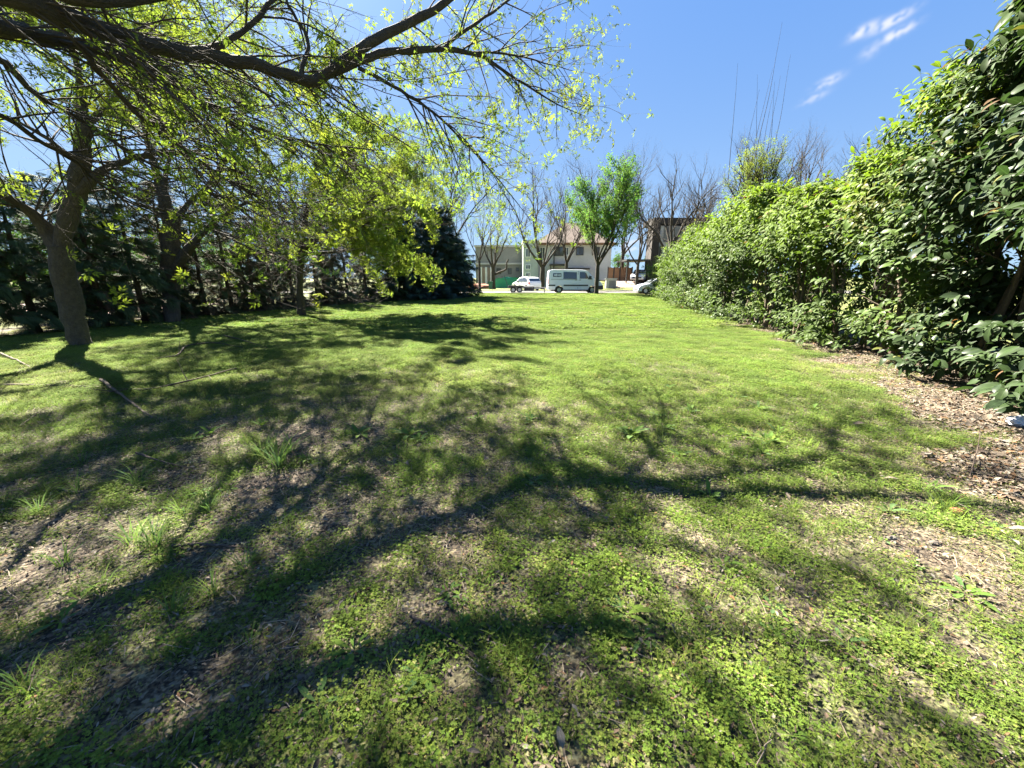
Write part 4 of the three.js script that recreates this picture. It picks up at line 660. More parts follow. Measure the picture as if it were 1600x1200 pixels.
    for (const k of [0, 0.5, 1]) part(lo, 'pillar', box(0.35, p0.y + 0.1, 0.35, p0.x + (p1.x - p0.x) * k - o.x, p0.y / 2, 0.9), W.white);
  }
  { // modern house with a dark roof band
    const z = 54, gy = 1.15, a = at(1013, 440, z), b = at(1135, 440, z), H = at(1050, 350, z).y, o = V((a.x + b.x) / 2, gy, -z), g = thing('modern_house', 'modern house with dark roof band and dark end wall behind the hedge', 'house', o), w = b.x - a.x;
    part(g, 'wall', box(w - 1, H - gy, 4, 0.5, (H - gy) / 2 - 0.2, -2.1), W.white);
    part(g, 'end_wall', box(0.95, H - gy + 0.1, 2.2, -w / 2 + 0.45, (H - gy) / 2 - 0.1, -0.9), W.dark);
    part(g, 'roof_band', box(w + 0.6, 0.75, 4.4, 0.3, H - gy + 0.35, -2), W.dark);
    part(g, 'upper_panel', box(w - 1.6, 1.9, 0.2, 0.7, H - gy - 1.2, 0.06), W.grey);
    win(g, o, z - 0.05, 1040, 384, 1062, 404); win(g, o, z - 0.05, 1066, 384, 1090, 404); win(g, o, z - 0.05, 1026, 384, 1035, 436);
  }
  { // carport
    const z = 55, a = at(976, 407, z), b = at(1014, 407, z), gy = 1.15, o = V((a.x + b.x) / 2, 0, -z), w = b.x - a.x, g = thing('carport', 'open carport with thin dark roof and posts beside the modern house', 'carport', o);
    part(g, 'roof', box(w, 0.22, 5, 0, a.y, -1.5), W.frame);
    for (const [x, zz] of [[-w / 2 + 0.15, 0.9], [w / 2 - 0.3, 0.9], [-w / 2 + 0.15, -3.8], [0, -3.8], [w / 2 - 0.3, -3.8]]) { const y0 = groundY(o.x + x, o.z + zz) - 0.05; part(g, 'post', box(0.13, a.y - 0.11 - y0, 0.13, x, (a.y - 0.11 + y0) / 2, zz), W.frame); }
  }
  { // timber fence, board by board
    const z = 57, a = at(950, 418, z), b = at(988, 418, z), g0 = thing('timber_fence', 'brown timber board fence beside the carport', 'fence', V((a.x + b.x) / 2, 0, -z)), w = b.x - a.x, n = 22, bw = w / n, bg = box(bw * 0.93, 1, 0.04, 0, 0.5, 0);
    for (let i = 0; i < n; i++) { const x = -w / 2 + bw * (i + 0.5), y0 = groundY(g0.position.x + x, -z) - 0.05, p = part(g0, 'board', bg, W.wood); p.position.set(x, y0, rr(-0.01, 0.01)); p.scale.y = a.y - y0 + rr(-0.04, 0.04); }
    for (let i = 0; i < 5; i++) { const x = -w / 2 + w * i / 4, y0 = groundY(g0.position.x + x, -z) - 0.05; part(g0, 'post', box(0.12, a.y - y0 + 0.1, 0.12, x, (a.y + y0) / 2 + 0.05, 0.09), W.frame); }
  }
  { // dark post by the driveway and meter box
    const p = onGround(975, 450.5), g = thing('gate_post', 'dark wooden post at the driveway entrance', 'post', p);
    part(g, 'post', new THREE.CylinderGeometry(0.13, 0.16, 3.0, 10).translate(0, 1.5, 0), M.barkDark); part(g, 'cap', new THREE.CylinderGeometry(0.05, 0.17, 0.15, 10).translate(0, 3.07, 0), M.barkDark);
    const q = at(954, 449, 52), c = thing('meter_box', 'low concrete meter box with dark door beside the driveway', 'meter box', V(q.x, 0, -52));
    part(c, 'housing', box(1.3, 1.35, 0.6, 0, 0.67, 0), W.conc); part(c, 'door', box(0.8, 0.95, 0.05, 0.1, 0.68, 0.32), W.grey); part(c, 'lid', box(1.45, 0.1, 0.75, 0, 1.4, 0), W.conc);
  }
  { // green shade cloth on posts
    const z = 60, a = at(773, 448, z), b = at(819, 448, z), g0 = thing('green_mesh_fence', 'green mesh construction fence in front of the unfinished building', 'fence', V(a.x, 0, -z)), w = b.x - a.x, s = new THREE.Shape(), N = 26; s.moveTo(0, 0.02); s.lineTo(w, 0.02);
    for (let i = N; i >= 0; i--) { const t = i / N; s.lineTo(w * t, (1.35 + 0.3 * Math.sin(t * 3.1)) * rr(0.93, 1.05) * (t > 0.9 ? 0.9 : 1)); }
    const m = new THREE.ExtrudeGeometry(s, { depth: 0.02, bevelEnabled: false }); const q = m.attributes.position; for (let i = 0; i < q.count; i++) q.setZ(i, q.getZ(i) + 0.14 * Math.sin(q.getX(i) * 2.3)); m.computeVertexNormals();
    part(g0, 'mesh_sheet', m, std({ color: rgb(0.03, 0.26, 0.15), roughness: 0.8, bumpMap: plainBump, bumpScale: 0.02 }));
    for (let i = 0; i < 5; i++) part(g0, 'post', new THREE.CylinderGeometry(0.04, 0.04, 1.8, 6).translate(w * i / 4, 0.85, -0.18), W.frame);
  }
  // heap of red earth and an orange barrier net on stakes
  { const m = new THREE.SphereGeometry(1, 40, 14, 0, 6.283, 0, 1.57), q = m.attributes.position; for (let i = 0; i < q.count; i++) { const x = q.getX(i), y = q.getY(i), z = q.getZ(i), k = 0.75 + 0.5 * fbm(x * 2.5 + 4, y * 2, z * 2.5, 3); q.setXYZ(i, x * 2.3 * k, y * 0.75 * k, z * 1.2 * k); } m.computeVertexNormals(); const p = at(748, 449, 58); single('earth_heap', m, std({ color: rgb(0.42, 0.2, 0.13), map: soilMap, roughness: 1 }), 'low heap of red earth beside the green mesh fence', 'earth heap', null, V(p.x, -0.03, -58)); }
  { const z = 56, a = at(727, 449, z), b = at(742, 449, z), g0 = thing('orange_barrier', 'orange plastic barrier net on stakes beside the spruces', 'barrier', V(a.x, 0, -z)), w = b.x - a.x; const list = []; for (let i = 0; i <= 7; i++) list.push(box(w, 0.05, 0.015, w / 2, 0.2 + i * 0.15, 0)); for (let i = 0; i <= 9; i++) list.push(box(0.04, 1.1, 0.014, w * i / 9, 0.72, 0.004)); part(g0, 'net', join(list), std({ color: rgb(0.65, 0.19, 0.03), roughness: 0.6 })); for (const x of [0, w / 2, w]) part(g0, 'stake', box(0.06, 1.4, 0.06, x, 0.7, -0.05), W.wood); }
  { const p = at(766.5, 449, 54), g0 = thing('refuse_bin', 'dark green wheeled bin beside the sawn-off street tree', 'bin', V(p.x, 0, -54)); const bd = new THREE.CylinderGeometry(0.4, 0.3, 0.95, 4, 1).rotateY(Math.PI / 4).translate(0, 0.53, 0); part(g0, 'body', bd, std({ color: rgb(0.03, 0.1, 0.07), roughness: 0.6 })); part(g0, 'lid', box(0.62, 0.06, 0.64, 0, 1.04, 0.02), std({ color: rgb(0.025, 0.08, 0.06), roughness: 0.6 })); for (const x of [-0.2, 0.2]) part(g0, 'wheel', new THREE.CylinderGeometry(0.1, 0.1, 0.06, 12).rotateZ(1.57).translate(x, 0.1, -0.25), W.frame); }
}
// ---------------------------------------------------------------- vehicles
{
  R = rngOf(2009);
  const rubber = std({ color: rgb(0.018, 0.018, 0.018), roughness: 0.85 }), rimM = std({ color: rgb(0.42, 0.43, 0.44), metalness: 0.7, roughness: 0.4 }), steel = std({ color: rgb(0.16, 0.16, 0.165), metalness: 0.5, roughness: 0.55 }), blackP = std({ color: rgb(0.03, 0.03, 0.032), roughness: 0.6 });
  const body = (c) => new THREE.MeshPhysicalMaterial({ color: rgb(...c), roughness: 0.45, clearcoat: 0.8, clearcoatRoughness: 0.08 });
  const tyreG = new THREE.TorusGeometry(0.245, 0.085, 10, 28).scale(1, 1, 1.25), rimG = join([new THREE.CylinderGeometry(0.185, 0.185, 0.14, 20).rotateX(1.57), new THREE.CylinderGeometry(0.06, 0.06, 0.17, 10).rotateX(1.57)]), spokeG = join([0, 1, 2, 3, 4].map((k) => box(0.05, 0.16, 0.165, 0, 0.11, 0).rotateZ(k * 1.2566)));
  function wheel(g, x, z, r) { const w = new THREE.Group(); w.name = 'wheel'; w.position.set(x, r, z); w.scale.setScalar(r / 0.33); g.add(w); part(w, 'tyre', tyreG, rubber); part(w, 'rim', join([rimG.clone(), spokeG.clone()]), rimM); return w; }
  // outline with wheel arches cut out of the lower edge; the cabin leans in above the belt line
  function vehicle(o) {
    const s = new THREE.Shape(); const up = o.profile; s.moveTo(up[0][0], up[0][1]); for (let i = 1; i < up.length; i++) s.lineTo(up[i][0], up[i][1]);
    const y0 = o.floor; s.lineTo(up[up.length - 1][0] - 0.04, y0); for (const ax of [o.axles[1], o.axles[0]]) { s.lineTo(ax + o.arch, y0); s.absarc(ax, o.r, o.arch, -Math.asin(Math.min(1, (o.r - y0) / o.arch)), Math.PI + Math.asin(Math.min(1, (o.r - y0) / o.arch)), false); } s.lineTo(up[0][0] + 0.04, y0); s.closePath();
    const bev = 0.07, gm = new THREE.ExtrudeGeometry(s, { depth: o.w - 2 * bev, bevelEnabled: true, bevelSize: bev * 0.6, bevelThickness: bev, bevelSegments: 3, bevelOffset: -bev * 0.6, curveSegments: 14 }); gm.translate(0, 0, -o.w / 2 + bev);
    const lean = (y) => 1 - Math.max(0, y - o.belt) * o.lean;
    const warp = (m) => { const q = m.attributes.position; for (let i = 0; i < q.count; i++) q.setZ(i, q.getZ(i) * lean(q.getY(i)) * (1 - 0.05 * smooth(Math.abs(q.getX(i)), o.len * 0.36, o.len * 0.5))); m.computeVertexNormals(); return m; };
    const g = o.g; part(g, 'body', warp(gm), o.mat);
    const side = (pts, name, m, d = 0.012, parent = g) => { for (const sd of [-1, 1]) { const q = new THREE.Shape(pts.map((p) => new THREE.Vector2(...p))), e = new THREE.ExtrudeGeometry(q, { depth: d * 2, bevelEnabled: false }); e.translate(0, 0, sd * o.w / 2 - d); part(parent, name, warp(e), m); } };
    const across = (a, b, name, m, inset = 0.12, lift = 0.012) => { const dx = b[0] - a[0], dy = b[1] - a[1], L = Math.hypot(dx, dy), nx = dy / L, ny = -dx / L, k = (nx * (a[0] + b[0]) < 0) ? -1 : 1, p = []; const q = (u, z, e) => [a[0] + dx * u + nx * k * e, a[1] + dy * u + ny * k * e, z]; const za = o.w / 2 * lean(a[1]) - inset, zb = o.w / 2 * lean(b[1]) - inset; const c = [q(0.06, -za, lift), q(0.06, za, lift), q(0.94, zb, lift), q(0.94, -zb, lift), q(0.06, -za, -0.02), q(0.06, za, -0.02), q(0.94, zb, -0.02), q(0.94, -zb, -0.02)]; for (const f of [[0, 1, 2, 3], [7, 6, 5, 4], [0, 4, 5, 1], [1, 5, 6, 2], [2, 6, 7, 3], [3, 7, 4, 0]]) p.push(...c[f[0]], ...c[f[1]], ...c[f[2]], ...c[f[0]], ...c[f[2]], ...c[f[3]]); const gg = new THREE.BufferGeometry(); gg.setAttribute('position', new THREE.Float32BufferAttribute(p, 3)); gg.setAttribute('uv', new THREE.Float32BufferAttribute(new Float32Array(p.length / 3 * 2), 2)); gg.computeVertexNormals(); part(g, name, gg, m); };
    for (const ax of o.axles) for (const sd of [-1, 1]) wheel(g, ax, sd * (o.w / 2 - 0.12), o.r);
    part(g, 'underbody', box(o.len * 0.86, 0.22, o.w * 0.62, 0, y0 + 0.02, 0), blackP);
    return { side, across };
  }
  { // panel van, nose towards +x
    const p = onGround(900, 458.4), x0 = at(856.5, 440, -p.z).x, x1 = at(943, 440, -p.z).x, L = x1 - x0, k = L / 5.9, g = thing('van', 'white panel van with dark side windows and black side trim parked on the street', 'van', V((x0 + x1) / 2, 0.006, p.z - 1.0));
    const X = (v) => (v - 2.95) * k, P = (a) => a.map(([x, y]) => [X(x), y * k]);
    const prof = P([[0.03, 0.42], [0.0, 0.6], [0.02, 1.5], [0.06, 2.2], [0.16, 2.4], [0.5, 2.46], [3.6, 2.44], [4.0, 2.38], [4.22, 2.28], [4.6, 1.9], [5.02, 1.46], [5.25, 1.36], [5.6, 1.2], [5.8, 1.0], [5.87, 0.75], [5.88, 0.42]]);
    const c = vehicle({ g, mat: body([0.72, 0.74, 0.78]), profile: prof, axles: [X(1.2), X(4.75)], r: 0.36 * k, arch: 0.43 * k, floor: 0.36 * k, w: 1.95, belt: 1.35 * k, lean: 0.1, len: L });
    c.side(P([[1.62, 1.5], [3.05, 1.5], [3.05, 2.18], [1.62, 2.22]]), 'side_window', glassM); c.side(P([[0.5, 1.7], [1.4, 1.7], [1.4, 2.08], [0.52, 2.08]]), 'rear_side_window', glassM);
    c.side(P([[3.35, 1.52], [4.15, 1.52], [4.28, 1.6], [4.02, 2.12], [3.82, 2.2], [3.35, 2.2]]), 'door_window', glassM); c.side(P([[4.22, 1.45], [4.72, 1.45], [4.38, 1.86]]), 'quarter_window', glassM);
    for (const [x, w, y, h] of [[0.64, 0.16, 1.8, 0.18], [0.84, 0.1, 1.78, 0.24], [0.98, 0.2, 1.84, 0.1], [1.2, 0.12, 1.78, 0.2]]) c.side(P([[x, y], [x + w, y], [x + w, y + h], [x, y + h]]), 'window_sticker', W.whiteFrame, 0.018);
    c.side(P([[0.02, 0.76], [0.78, 0.76], [0.78, 0.9], [0.02, 0.9]]), 'side_trim', blackP, 0.025); c.side(P([[1.66, 0.76], [4.28, 0.76], [4.28, 0.9], [1.66, 0.9]]), 'side_trim', blackP, 0.025);
    c.side(P([[3.17, 0.5], [3.2, 0.5], [3.2, 2.3], [3.17, 2.3]]), 'door_gap', blackP, 0.006); c.side(P([[0.3, 1.6], [3.1, 1.6], [3.1, 1.63], [0.3, 1.63]].map(([x, y]) => [x, y - 0.16])), 'sliding_rail', blackP, 0.01);
    c.side(P([[2.86, 1.36], [3.06, 1.36], [3.06, 1.41], [2.86, 1.41]]), 'door_handle', blackP, 0.03); c.side(P([[3.3, 1.36], [3.5, 1.36], [3.5, 1.41], [3.3, 1.41]]), 'door_handle', blackP, 0.03);
    c.side(P([[5.2, 0.98], [5.66, 0.92], [5.5, 1.18], [5.22, 1.3]]), 'headlight', std({ color: rgb(0.6, 0.62, 0.65), roughness: 0.15 }), 0.02); c.side(P([[0.005, 1.0], [0.1, 1.0], [0.1, 1.6], [0.02, 1.6]]), 'tail_light', std({ color: rgb(0.45, 0.02, 0.02), roughness: 0.3 }), 0.02);
    c.side(P([[5.2, 0.4], [5.9, 0.4], [5.9, 0.82], [5.2, 0.78]]), 'bumper', blackP, 0.04); c.across([X(4.22), 2.28 * k], [X(5.02), 1.46 * k], 'windscreen', glassM); c.across([X(5.88), 0.42 * k], [X(5.87), 0.8 * k], 'front_bumper', blackP, 0.02, 0.04); c.across([X(5.86), 0.78 * k], [X(5.78), 1.04 * k], 'grille', blackP, 0.4, 0.015);
    for (const sd of [-1, 1]) part(g, 'mirror', box(0.14, 0.34, 0.2, X(4.5), 1.62 * k, sd * 1.06), blackP);
  }
  function car(pos, yaw, o) {
    const g = thing('car', o.label, 'car', pos, 'parked cars'); g.rotation.y = yaw; const L = o.len, k = L / 4.2, X = (v) => (v - 2.1) * k, h = o.h / 1.5, P = (a) => a.map(([x, y]) => [X(x), y * h]);
    const prof = P([[0.06, 0.34], [0.0, 0.55], [0.03, 0.85], [0.12, 1.02], [0.42, 1.36], [0.62, 1.45], [1.3, 1.5], [2.0, 1.49], [2.4, 1.42], [2.75, 1.22], [3.1, 0.99], [3.6, 0.9], [3.98, 0.78], [4.14, 0.6], [4.2, 0.34]]);
    const c = vehicle({ g, mat: body(o.col), profile: prof, axles: [X(0.78), X(3.4)], r: 0.31 * h, arch: 0.37 * h, floor: 0.24 * h, w: 1.74, belt: 0.95 * h, lean: 0.3 / h, len: L });
    c.side(P([[0.62, 1.02], [1.62, 1.0], [1.62, 1.4], [1.2, 1.41], [0.82, 1.34]]), 'rear_window', glassM); c.side(P([[1.7, 1.0], [2.8, 0.99], [2.5, 1.24], [2.28, 1.36], [1.7, 1.4]]), 'front_window', glassM);
    c.across(P([[0.42, 1.36]])[0], P([[0.12, 1.02]])[0], 'rear_screen', glassM, 0.1); c.across(P([[2.4, 1.42]])[0], P([[3.1, 0.99]])[0], 'windscreen', glassM, 0.1);
    c.side(P([[0.01, 0.74], [0.34, 0.78], [0.3, 0.96], [0.08, 0.94]]), 'tail_light', std({ color: rgb(0.4, 0.02, 0.02), roughness: 0.3 }), 0.02); c.side(P([[3.72, 0.66], [4.1, 0.6], [4.02, 0.74], [3.78, 0.82]]), 'headlight', std({ color: rgb(0.65, 0.67, 0.7), roughness: 0.12 }), 0.02);
    c.side(P([[0.03, 0.3], [0.36, 0.3], [0.36, 0.42], [0.03, 0.42]]), 'bumper_trim', blackP, 0.015); c.across(P([[4.2, 0.36]])[0], P([[4.16, 0.56]])[0], 'grille', blackP, 0.3, 0.015);
    c.side(P([[1.65, 0.42], [1.67, 0.42], [1.67, 1.0], [1.65, 1.0]]), 'door_gap', blackP, 0.005); c.side(P([[1.75, 0.86], [1.95, 0.86], [1.95, 0.9], [1.75, 0.9]]), 'door_handle', rimM, 0.02);
    c.across(P([[0.02, 0.56]])[0], P([[0.02, 0.7]])[0], 'number_plate', W.whiteFrame, 0.62, 0.012);
    for (const sd of [-1, 1]) part(g, 'mirror', box(0.16, 0.13, 0.16, X(2.62), 1.02 * h, sd * 0.93), o.mir ?? blackP);
    return g;
  }
  { const a = at(822, 451, 50); car(V(a.x, 0, -50), Math.PI * (1 - 0.33), { label: 'white hatchback parked behind the flat trailer, its rear turned to the lawn', len: 4.2, h: 1.62, col: [0.74, 0.75, 0.76] }); }
  { const p = onGround(1007, 459.8), L = 4.0, x0 = at(998.5, 455, -p.z).x; car(V(x0 + L / 2, 0.006, p.z - 1.2), Math.PI, { label: 'silver car parked on the street with its nose showing past the hedge end', len: L, h: 1.5, col: [0.5, 0.53, 0.56] }); }
  { const a = at(1001, 436, 55.2); car(V(a.x, groundY(a.x, -55.5), -55.5), -Math.PI / 2 - 0.5, { label: 'light grey car standing under the carport', len: 4.2, h: 1.55, col: [0.55, 0.56, 0.58] }); }
  { // flat trailer with two raised ramps
    const p = onGround(812, 457.5), x0 = at(792, 452, -p.z).x, x1 = at(834, 452, -p.z).x, g = thing('trailer', 'low flat trailer with tandem wheels and two raised loading ramps behind the van', 'trailer', V((x0 + x1) / 2, 0.006, p.z - 0.9)), L = x1 - x0 - 0.2;
    part(g, 'bed', join([box(L, 0.08, 1.7, 0, 0.62, 0), box(L, 0.14, 0.08, 0, 0.55, 0.84), box(L, 0.14, 0.08, 0, 0.55, -0.84), box(0.08, 0.14, 1.6, -L / 2, 0.53, 0), box(0.08, 0.14, 1.6, L / 2, 0.53, 0)]), steel);
    for (const x of [-0.75, -0.08]) for (const z of [0.98, -0.98]) wheel(g, x, z, 0.3);
    for (const z of [0.98, -0.98]) part(g, 'mudguard', join([box(1.5, 0.05, 0.26, -0.41, 0.68, z), box(0.05, 0.2, 0.26, -1.15, 0.6, z), box(0.05, 0.2, 0.26, 0.33, 0.6, z)]), blackP);
    part(g, 'tool_box', box(1.0, 0.42, 1.5, 0.95, 0.42, 0), blackP);
    part(g, 'drawbar', join([box(1.7, 0.09, 0.09, 0, 0, 0.2).rotateY(0.2).translate(L / 2 + 0.7, 0.5, 0.1), box(1.7, 0.09, 0.09, 0, 0, -0.2).rotateY(-0.2).translate(L / 2 + 0.7, 0.5, -0.1), box(0.1, 0.5, 0.1, L / 2 + 1.3, 0.25, 0)]), steel);
    for (const z of [-0.55, 0.55]) { const r = new THREE.Group(); r.name = 'ramp'; r.position.set(-L / 2, 0.6, z); r.rotation.z = 0.32; g.add(r); part(r, 'rails', join([box(0.06, 1.2, 0.06, 0, 0.6, 0.2), box(0.06, 1.2, 0.06, 0, 0.6, -0.2)]), std({ color: rgb(0.04, 0.1, 0.09), roughness: 0.6 })); for (let k = 0; k < 7; k++) part(r, 'rung', box(0.04, 0.11, 0.34, 0, 0.1 + k * 0.17, 0), std({ color: rgb(0.05, 0.11, 0.1), roughness: 0.6 })); }
  }
}

// ---------------------------------------------------------------- weeds, fallen branches, litter
{
  R = rngOf(2110);
  const tint = (r, g, b) => { const m = M.grass.clone(); m.color = rgb(r, g, b); return m; };
  const weedM = [tint(0.085, 0.155, 0.028), tint(0.1, 0.175, 0.028), tint(0.075, 0.14, 0.04), tint(0.125, 0.19, 0.028)];
  const lf = (l, w, droop, shape) => { const m = new MB(); m.leaf(V(0, 0, 0), V(0, 1, 0), V(0, 0, 1), l, w, 0, 0.25, shape); const p = m.p; for (let i = 0; i < p.length; i += 3) { const t = p[i + 1] / l; p[i + 2] -= droop * t * t; p[i] += 0.004 * Math.sin(t * 9); } const g = m.build(); g.computeVertexNormals(); return g; };
  const dock = [lf(0.15, 0.045, 0.05, LEAF_LANCE), lf(0.13, 0.04, 0.03, LEAF_LANCE), lf(0.17, 0.04, 0.07, LEAF_LANCE)], broad = [lf(0.09, 0.06, 0.02, LEAF_OVAL), lf(0.11, 0.062, 0.03, LEAF_OVAL)];
  const bladeG = [0, 1, 2].map(() => { const m = new MB(); m.blade(V(0, 0, 0), V(0, 0, 1), V(-1, 0, 0), rr(0.16, 0.24), 0.0095, rr(0.5, 0.9)); return m.build(); });
  function rosette(px, py, s, n, label, gs, up = 0.5) {
    const p = onGround(px, py); p.y = groundY(p.x, p.z); const g = thing('rosette_weed', label, 'weed', p, label === big ? 'large rosette weeds' : label === seed ? 'weed seedlings' : 'upright leafy weeds'), a0 = rr(0, 6.28);
    for (let i = 0; i < n; i++) { const a = a0 + i * 2.399, e = up * rr(0.4, 1.5), d = V(Math.cos(a), e, Math.sin(a)).normalize(), l = part(g, 'leaf', pick(gs), pick(weedM)); l.position.set(Math.cos(a) * 0.008, 0.008, Math.sin(a) * 0.008); l.quaternion.copy(facing(d, V(-Math.cos(a) * e * 0.8, 1, -Math.sin(a) * e * 0.8))); l.scale.setScalar(s * rr(0.65, 1.15)); }
  }
  const big = 'broad-leaved rosette weed standing out from the thin lawn', plant = 'upright leafy weed among the shaded grass', seed = 'small broad-leaved weed seedling in the lawn';
  for (const [px, py, s, n] of [[975, 962, 0.75, 11], [1002, 1000, 0.6, 8], [655, 1055, 0.75, 8], [700, 935, 0.5, 7], [552, 1018, 0.6, 8], [497, 1105, 0.55, 7], [832, 752, 0.8, 8], [720, 985, 0.5, 6], [1510, 925, 0.7, 10], [95, 970, 0.6, 7]]) rosette(px, py, s, n, big, dock, 0.45);
  for (const [px, py, s, n] of [[828, 655, 1.4, 9], [825, 660, 1.1, 6], [562, 682, 1.2, 9], [640, 682, 1.3, 10], [655, 690, 1.2, 8], [745, 655, 1.2, 8], [985, 680, 1.5, 11], [975, 672, 1.1, 7], [1045, 605, 1.2, 7], [1080, 642, 1.3, 9], [1040, 668, 1.2, 8], [1160, 678, 1.2, 8], [1200, 690, 1.5, 11], [1215, 675, 1.2, 8], [1185, 640, 1.2, 7], [1150, 622, 1.1, 6], [1110, 775, 0.9, 6], [1060, 710, 1.1, 7], [300, 690, 1.0, 8], [330, 680, 1.1, 7], [1190, 705, 1.2, 7], [1270, 640, 1.0, 7], [480, 720, 1.0, 8], [410, 668, 1.0, 7], [1285, 625, 1, 6], [1030, 650, 1.2, 7], [1330, 720, 0.9, 7], [1300, 740, 0.9, 6], [1390, 795, 0.8, 7], [1460, 760, 0.9, 7]]) rosette(px, py, s * rr(0.6, 0.9), n, plant, [...dock, ...broad], 0.9);
  for (let i = 0; i < 46; i++) { const px = rr(60, 1560), py = 640 + 540 * R() * R() + rr(0, 60); if (cover(onGround(px, py).x, onGround(px, py).z) < 0.12) continue; rosette(px, py, rr(0.28, 0.55), 4 + Math.floor(R() * 4), seed, [...broad, ...dock], 0.5); }
  function tussock(px, py, s, n) { const p = onGround(px, py); p.y = groundY(p.x, p.z); const g = thing('grass_tussock', 'tall coarse grass tussock rising above the shaded lawn', 'grass tussock', p, 'coarse grass tussocks'); for (let i = 0; i < n; i++) { const b = part(g, 'blade', pick(bladeG), pick(weedM)); const r = 0.05 * s * Math.sqrt(R()), a = rr(0, 6.28); b.position.set(r * Math.cos(a), -0.005, r * Math.sin(a)); b.rotation.y = Math.PI / 2 - a + rr(-0.6, 0.6); b.scale.set(s, s * rr(0.6, 1.15), s); } }
  for (const [px, py, s, n] of [[435, 725, 1.25, 46], [410, 712, 1.1, 26], [455, 705, 1, 22], [325, 795, 0.7, 28], [380, 888, 0.65, 24], [240, 850, 0.85, 40], [205, 845, 0.8, 28], [215, 755, 0.8, 22], [125, 725, 0.9, 18], [285, 800, 0.6, 20], [120, 770, 0.8, 20], [565, 845, 0.5, 16], [480, 838, 0.5, 16], [330, 925, 0.6, 20], [1190, 1065, 0.45, 16], [1440, 765, 0.7, 20], [1475, 790, 0.7, 18], [60, 800, 0.7, 22], [100, 880, 0.7, 24], [40, 1080, 0.6, 22], [390, 1010, 0.45, 14], [270, 960, 0.6, 20], [160, 920, 0.6, 20]]) tussock(px, py, s, n);
  // fallen branches and sticks
  const stick = (list, r, label, side = []) => { const pts = list.map(([px, py, h]) => { const p = onGround(px, py); p.y = groundY(p.x, p.z) + 0.02 + (h ?? 0); return [p, 0]; }), o = pts[0][0].clone(); pts.forEach((q, i) => { q[0].sub(o); q[1] = r * (1 - 0.65 * i / (pts.length - 1)); }); const g = thing('fallen_branch', label, 'fallen branch', o, 'fallen branches on the lawn'); const c = gnarl(curve(pts, 16), r * 0.4); part(g, 'stem', new MB().tube(c.pts, c.rad, 6).build(), M.deadTwig); for (const [t, dx, dy, dz, L] of side) { const k = spot(c, t), b = shoot(k.p, V(dx, dy, dz), L, k.r * 0.6, 0.0015, { wig: 0.12, n: 6 }); part(g, 'side_shoot', new MB().tube(b.pts, b.rad, 4).build(), M.deadTwig); } };
  stick([[-20, 604], [60, 604], [160, 608], [240, 611, 0.02], [310, 598, 0.04], [372, 582, 0.05]], 0.022, 'long pale fallen branch lying across the shaded lawn', [[0.5, 0.3, 0.05, 0.8, 0.6], [0.75, -0.4, 0.35, -0.3, 0.5], [0.85, 0.5, 0.1, 0.6, 0.5]]);
  stick([[160, 602, 0.06], [190, 622, 0.03], [240, 657]], 0.024, 'short dark broken branch lying against the long pale branch', [[0.4, -0.4, 0.1, 0.4, 0.3]]);
  stick([[243, 563], [275, 560, 0.03], [295, 545, 0.06], [330, 540, 0.05], [380, 545, 0.02]], 0.02, 'forked fallen twig bundle near the two big trees', [[0.3, -0.2, 0.6, -0.3, 0.4], [0.6, 0.4, 0.3, 0.5, 0.8], [0.8, 0.6, 0.15, 0.2, 0.7]]);
  stick([[350, 526, 0.02], [375, 534, 0.05], [420, 545]], 0.016, 'thin bent twig lying on the lawn in front of the thick upright tree', []);
  stick([[0, 558, 0.06], [30, 568, 0.03], [50, 576]], 0.02, 'short stick lying beside the leaning tree', []);
  stick([[642, 968], [690, 995], [745, 1032]], 0.0085, 'straight brown stick lying on the thin lawn among the rosette weeds', [[0.3, 0.3, 0.1, -0.4, 0.06]]);
  stick([[215, 716, 0.03], [255, 728, 0.02], [325, 738]], 0.01, 'slightly curved pale stick on the bare earth', [[0.6, 0.3, 0.1, 0.5, 0.2]]);
  stick([[268, 856], [310, 852], [345, 854], [398, 858]], 0.011, 'straight pale stick lying beside the coarse grass tussock', []);
  stick([[195, 760], [240, 762], [282, 742, 0.03]], 0.007, 'thin arched twig on the bare earth', []);
  stick([[30, 668], [45, 660, 0.02], [60, 645]], 0.012, 'short grey stick lying in the shaded grass', []);
  stick([[610, 1102], [650, 1096], [680, 1086]], 0.006, 'thin dark twig below the rosette weeds', []);
  stick([[1480, 622], [1530, 628], [1590, 634]], 0.018, 'dark stick lying in the dry leaves under the hedge', []);
  stick([[1515, 745], [1522, 720, 0.06], [1527, 690, 0.1]], 0.007, 'thin upright stick standing in the litter near the hedge', []);
  // dry leaves: single ones that stand out, the rest as litter
  const dryL = [0, 1, 2].map((k) => { const m = new MB(); m.leaf(V(0, -0.5, 0), V(0, 1, 0), V(0, 0, 1), 1, k === 1 ? 0.5 : 0.3, 0, 0.3, LEAF_OVAL); const p = m.p; for (let i = 0; i < p.length; i += 3) { const t = p[i + 1]; p[i + 2] += (0.35 - k * 0.25) * t * t + 0.25 * Math.abs(p[i]) * (k - 0.4) + 0.1 * Math.sin(t * 7 + k); } const g = m.build(); g.computeVertexNormals(); return g; });
  const dcol = () => { const v = rr(0.6, 1.25), w = R(); return w < 0.45 ? rgb(0.25 * v, 0.19 * v, 0.135 * v) : w < 0.72 ? rgb(0.15 * v, 0.095 * v, 0.06 * v) : w < 0.88 ? rgb(0.27 * v, 0.24 * v, 0.2 * v) : rgb(0.24 * v, 0.125 * v, 0.05 * v); };
  const dmats = [...Array(6)].map(() => { const m = M.dry.clone(); m.color = dcol(); return m; });
  const lists = [[[], []], [[], []], [[], []]];
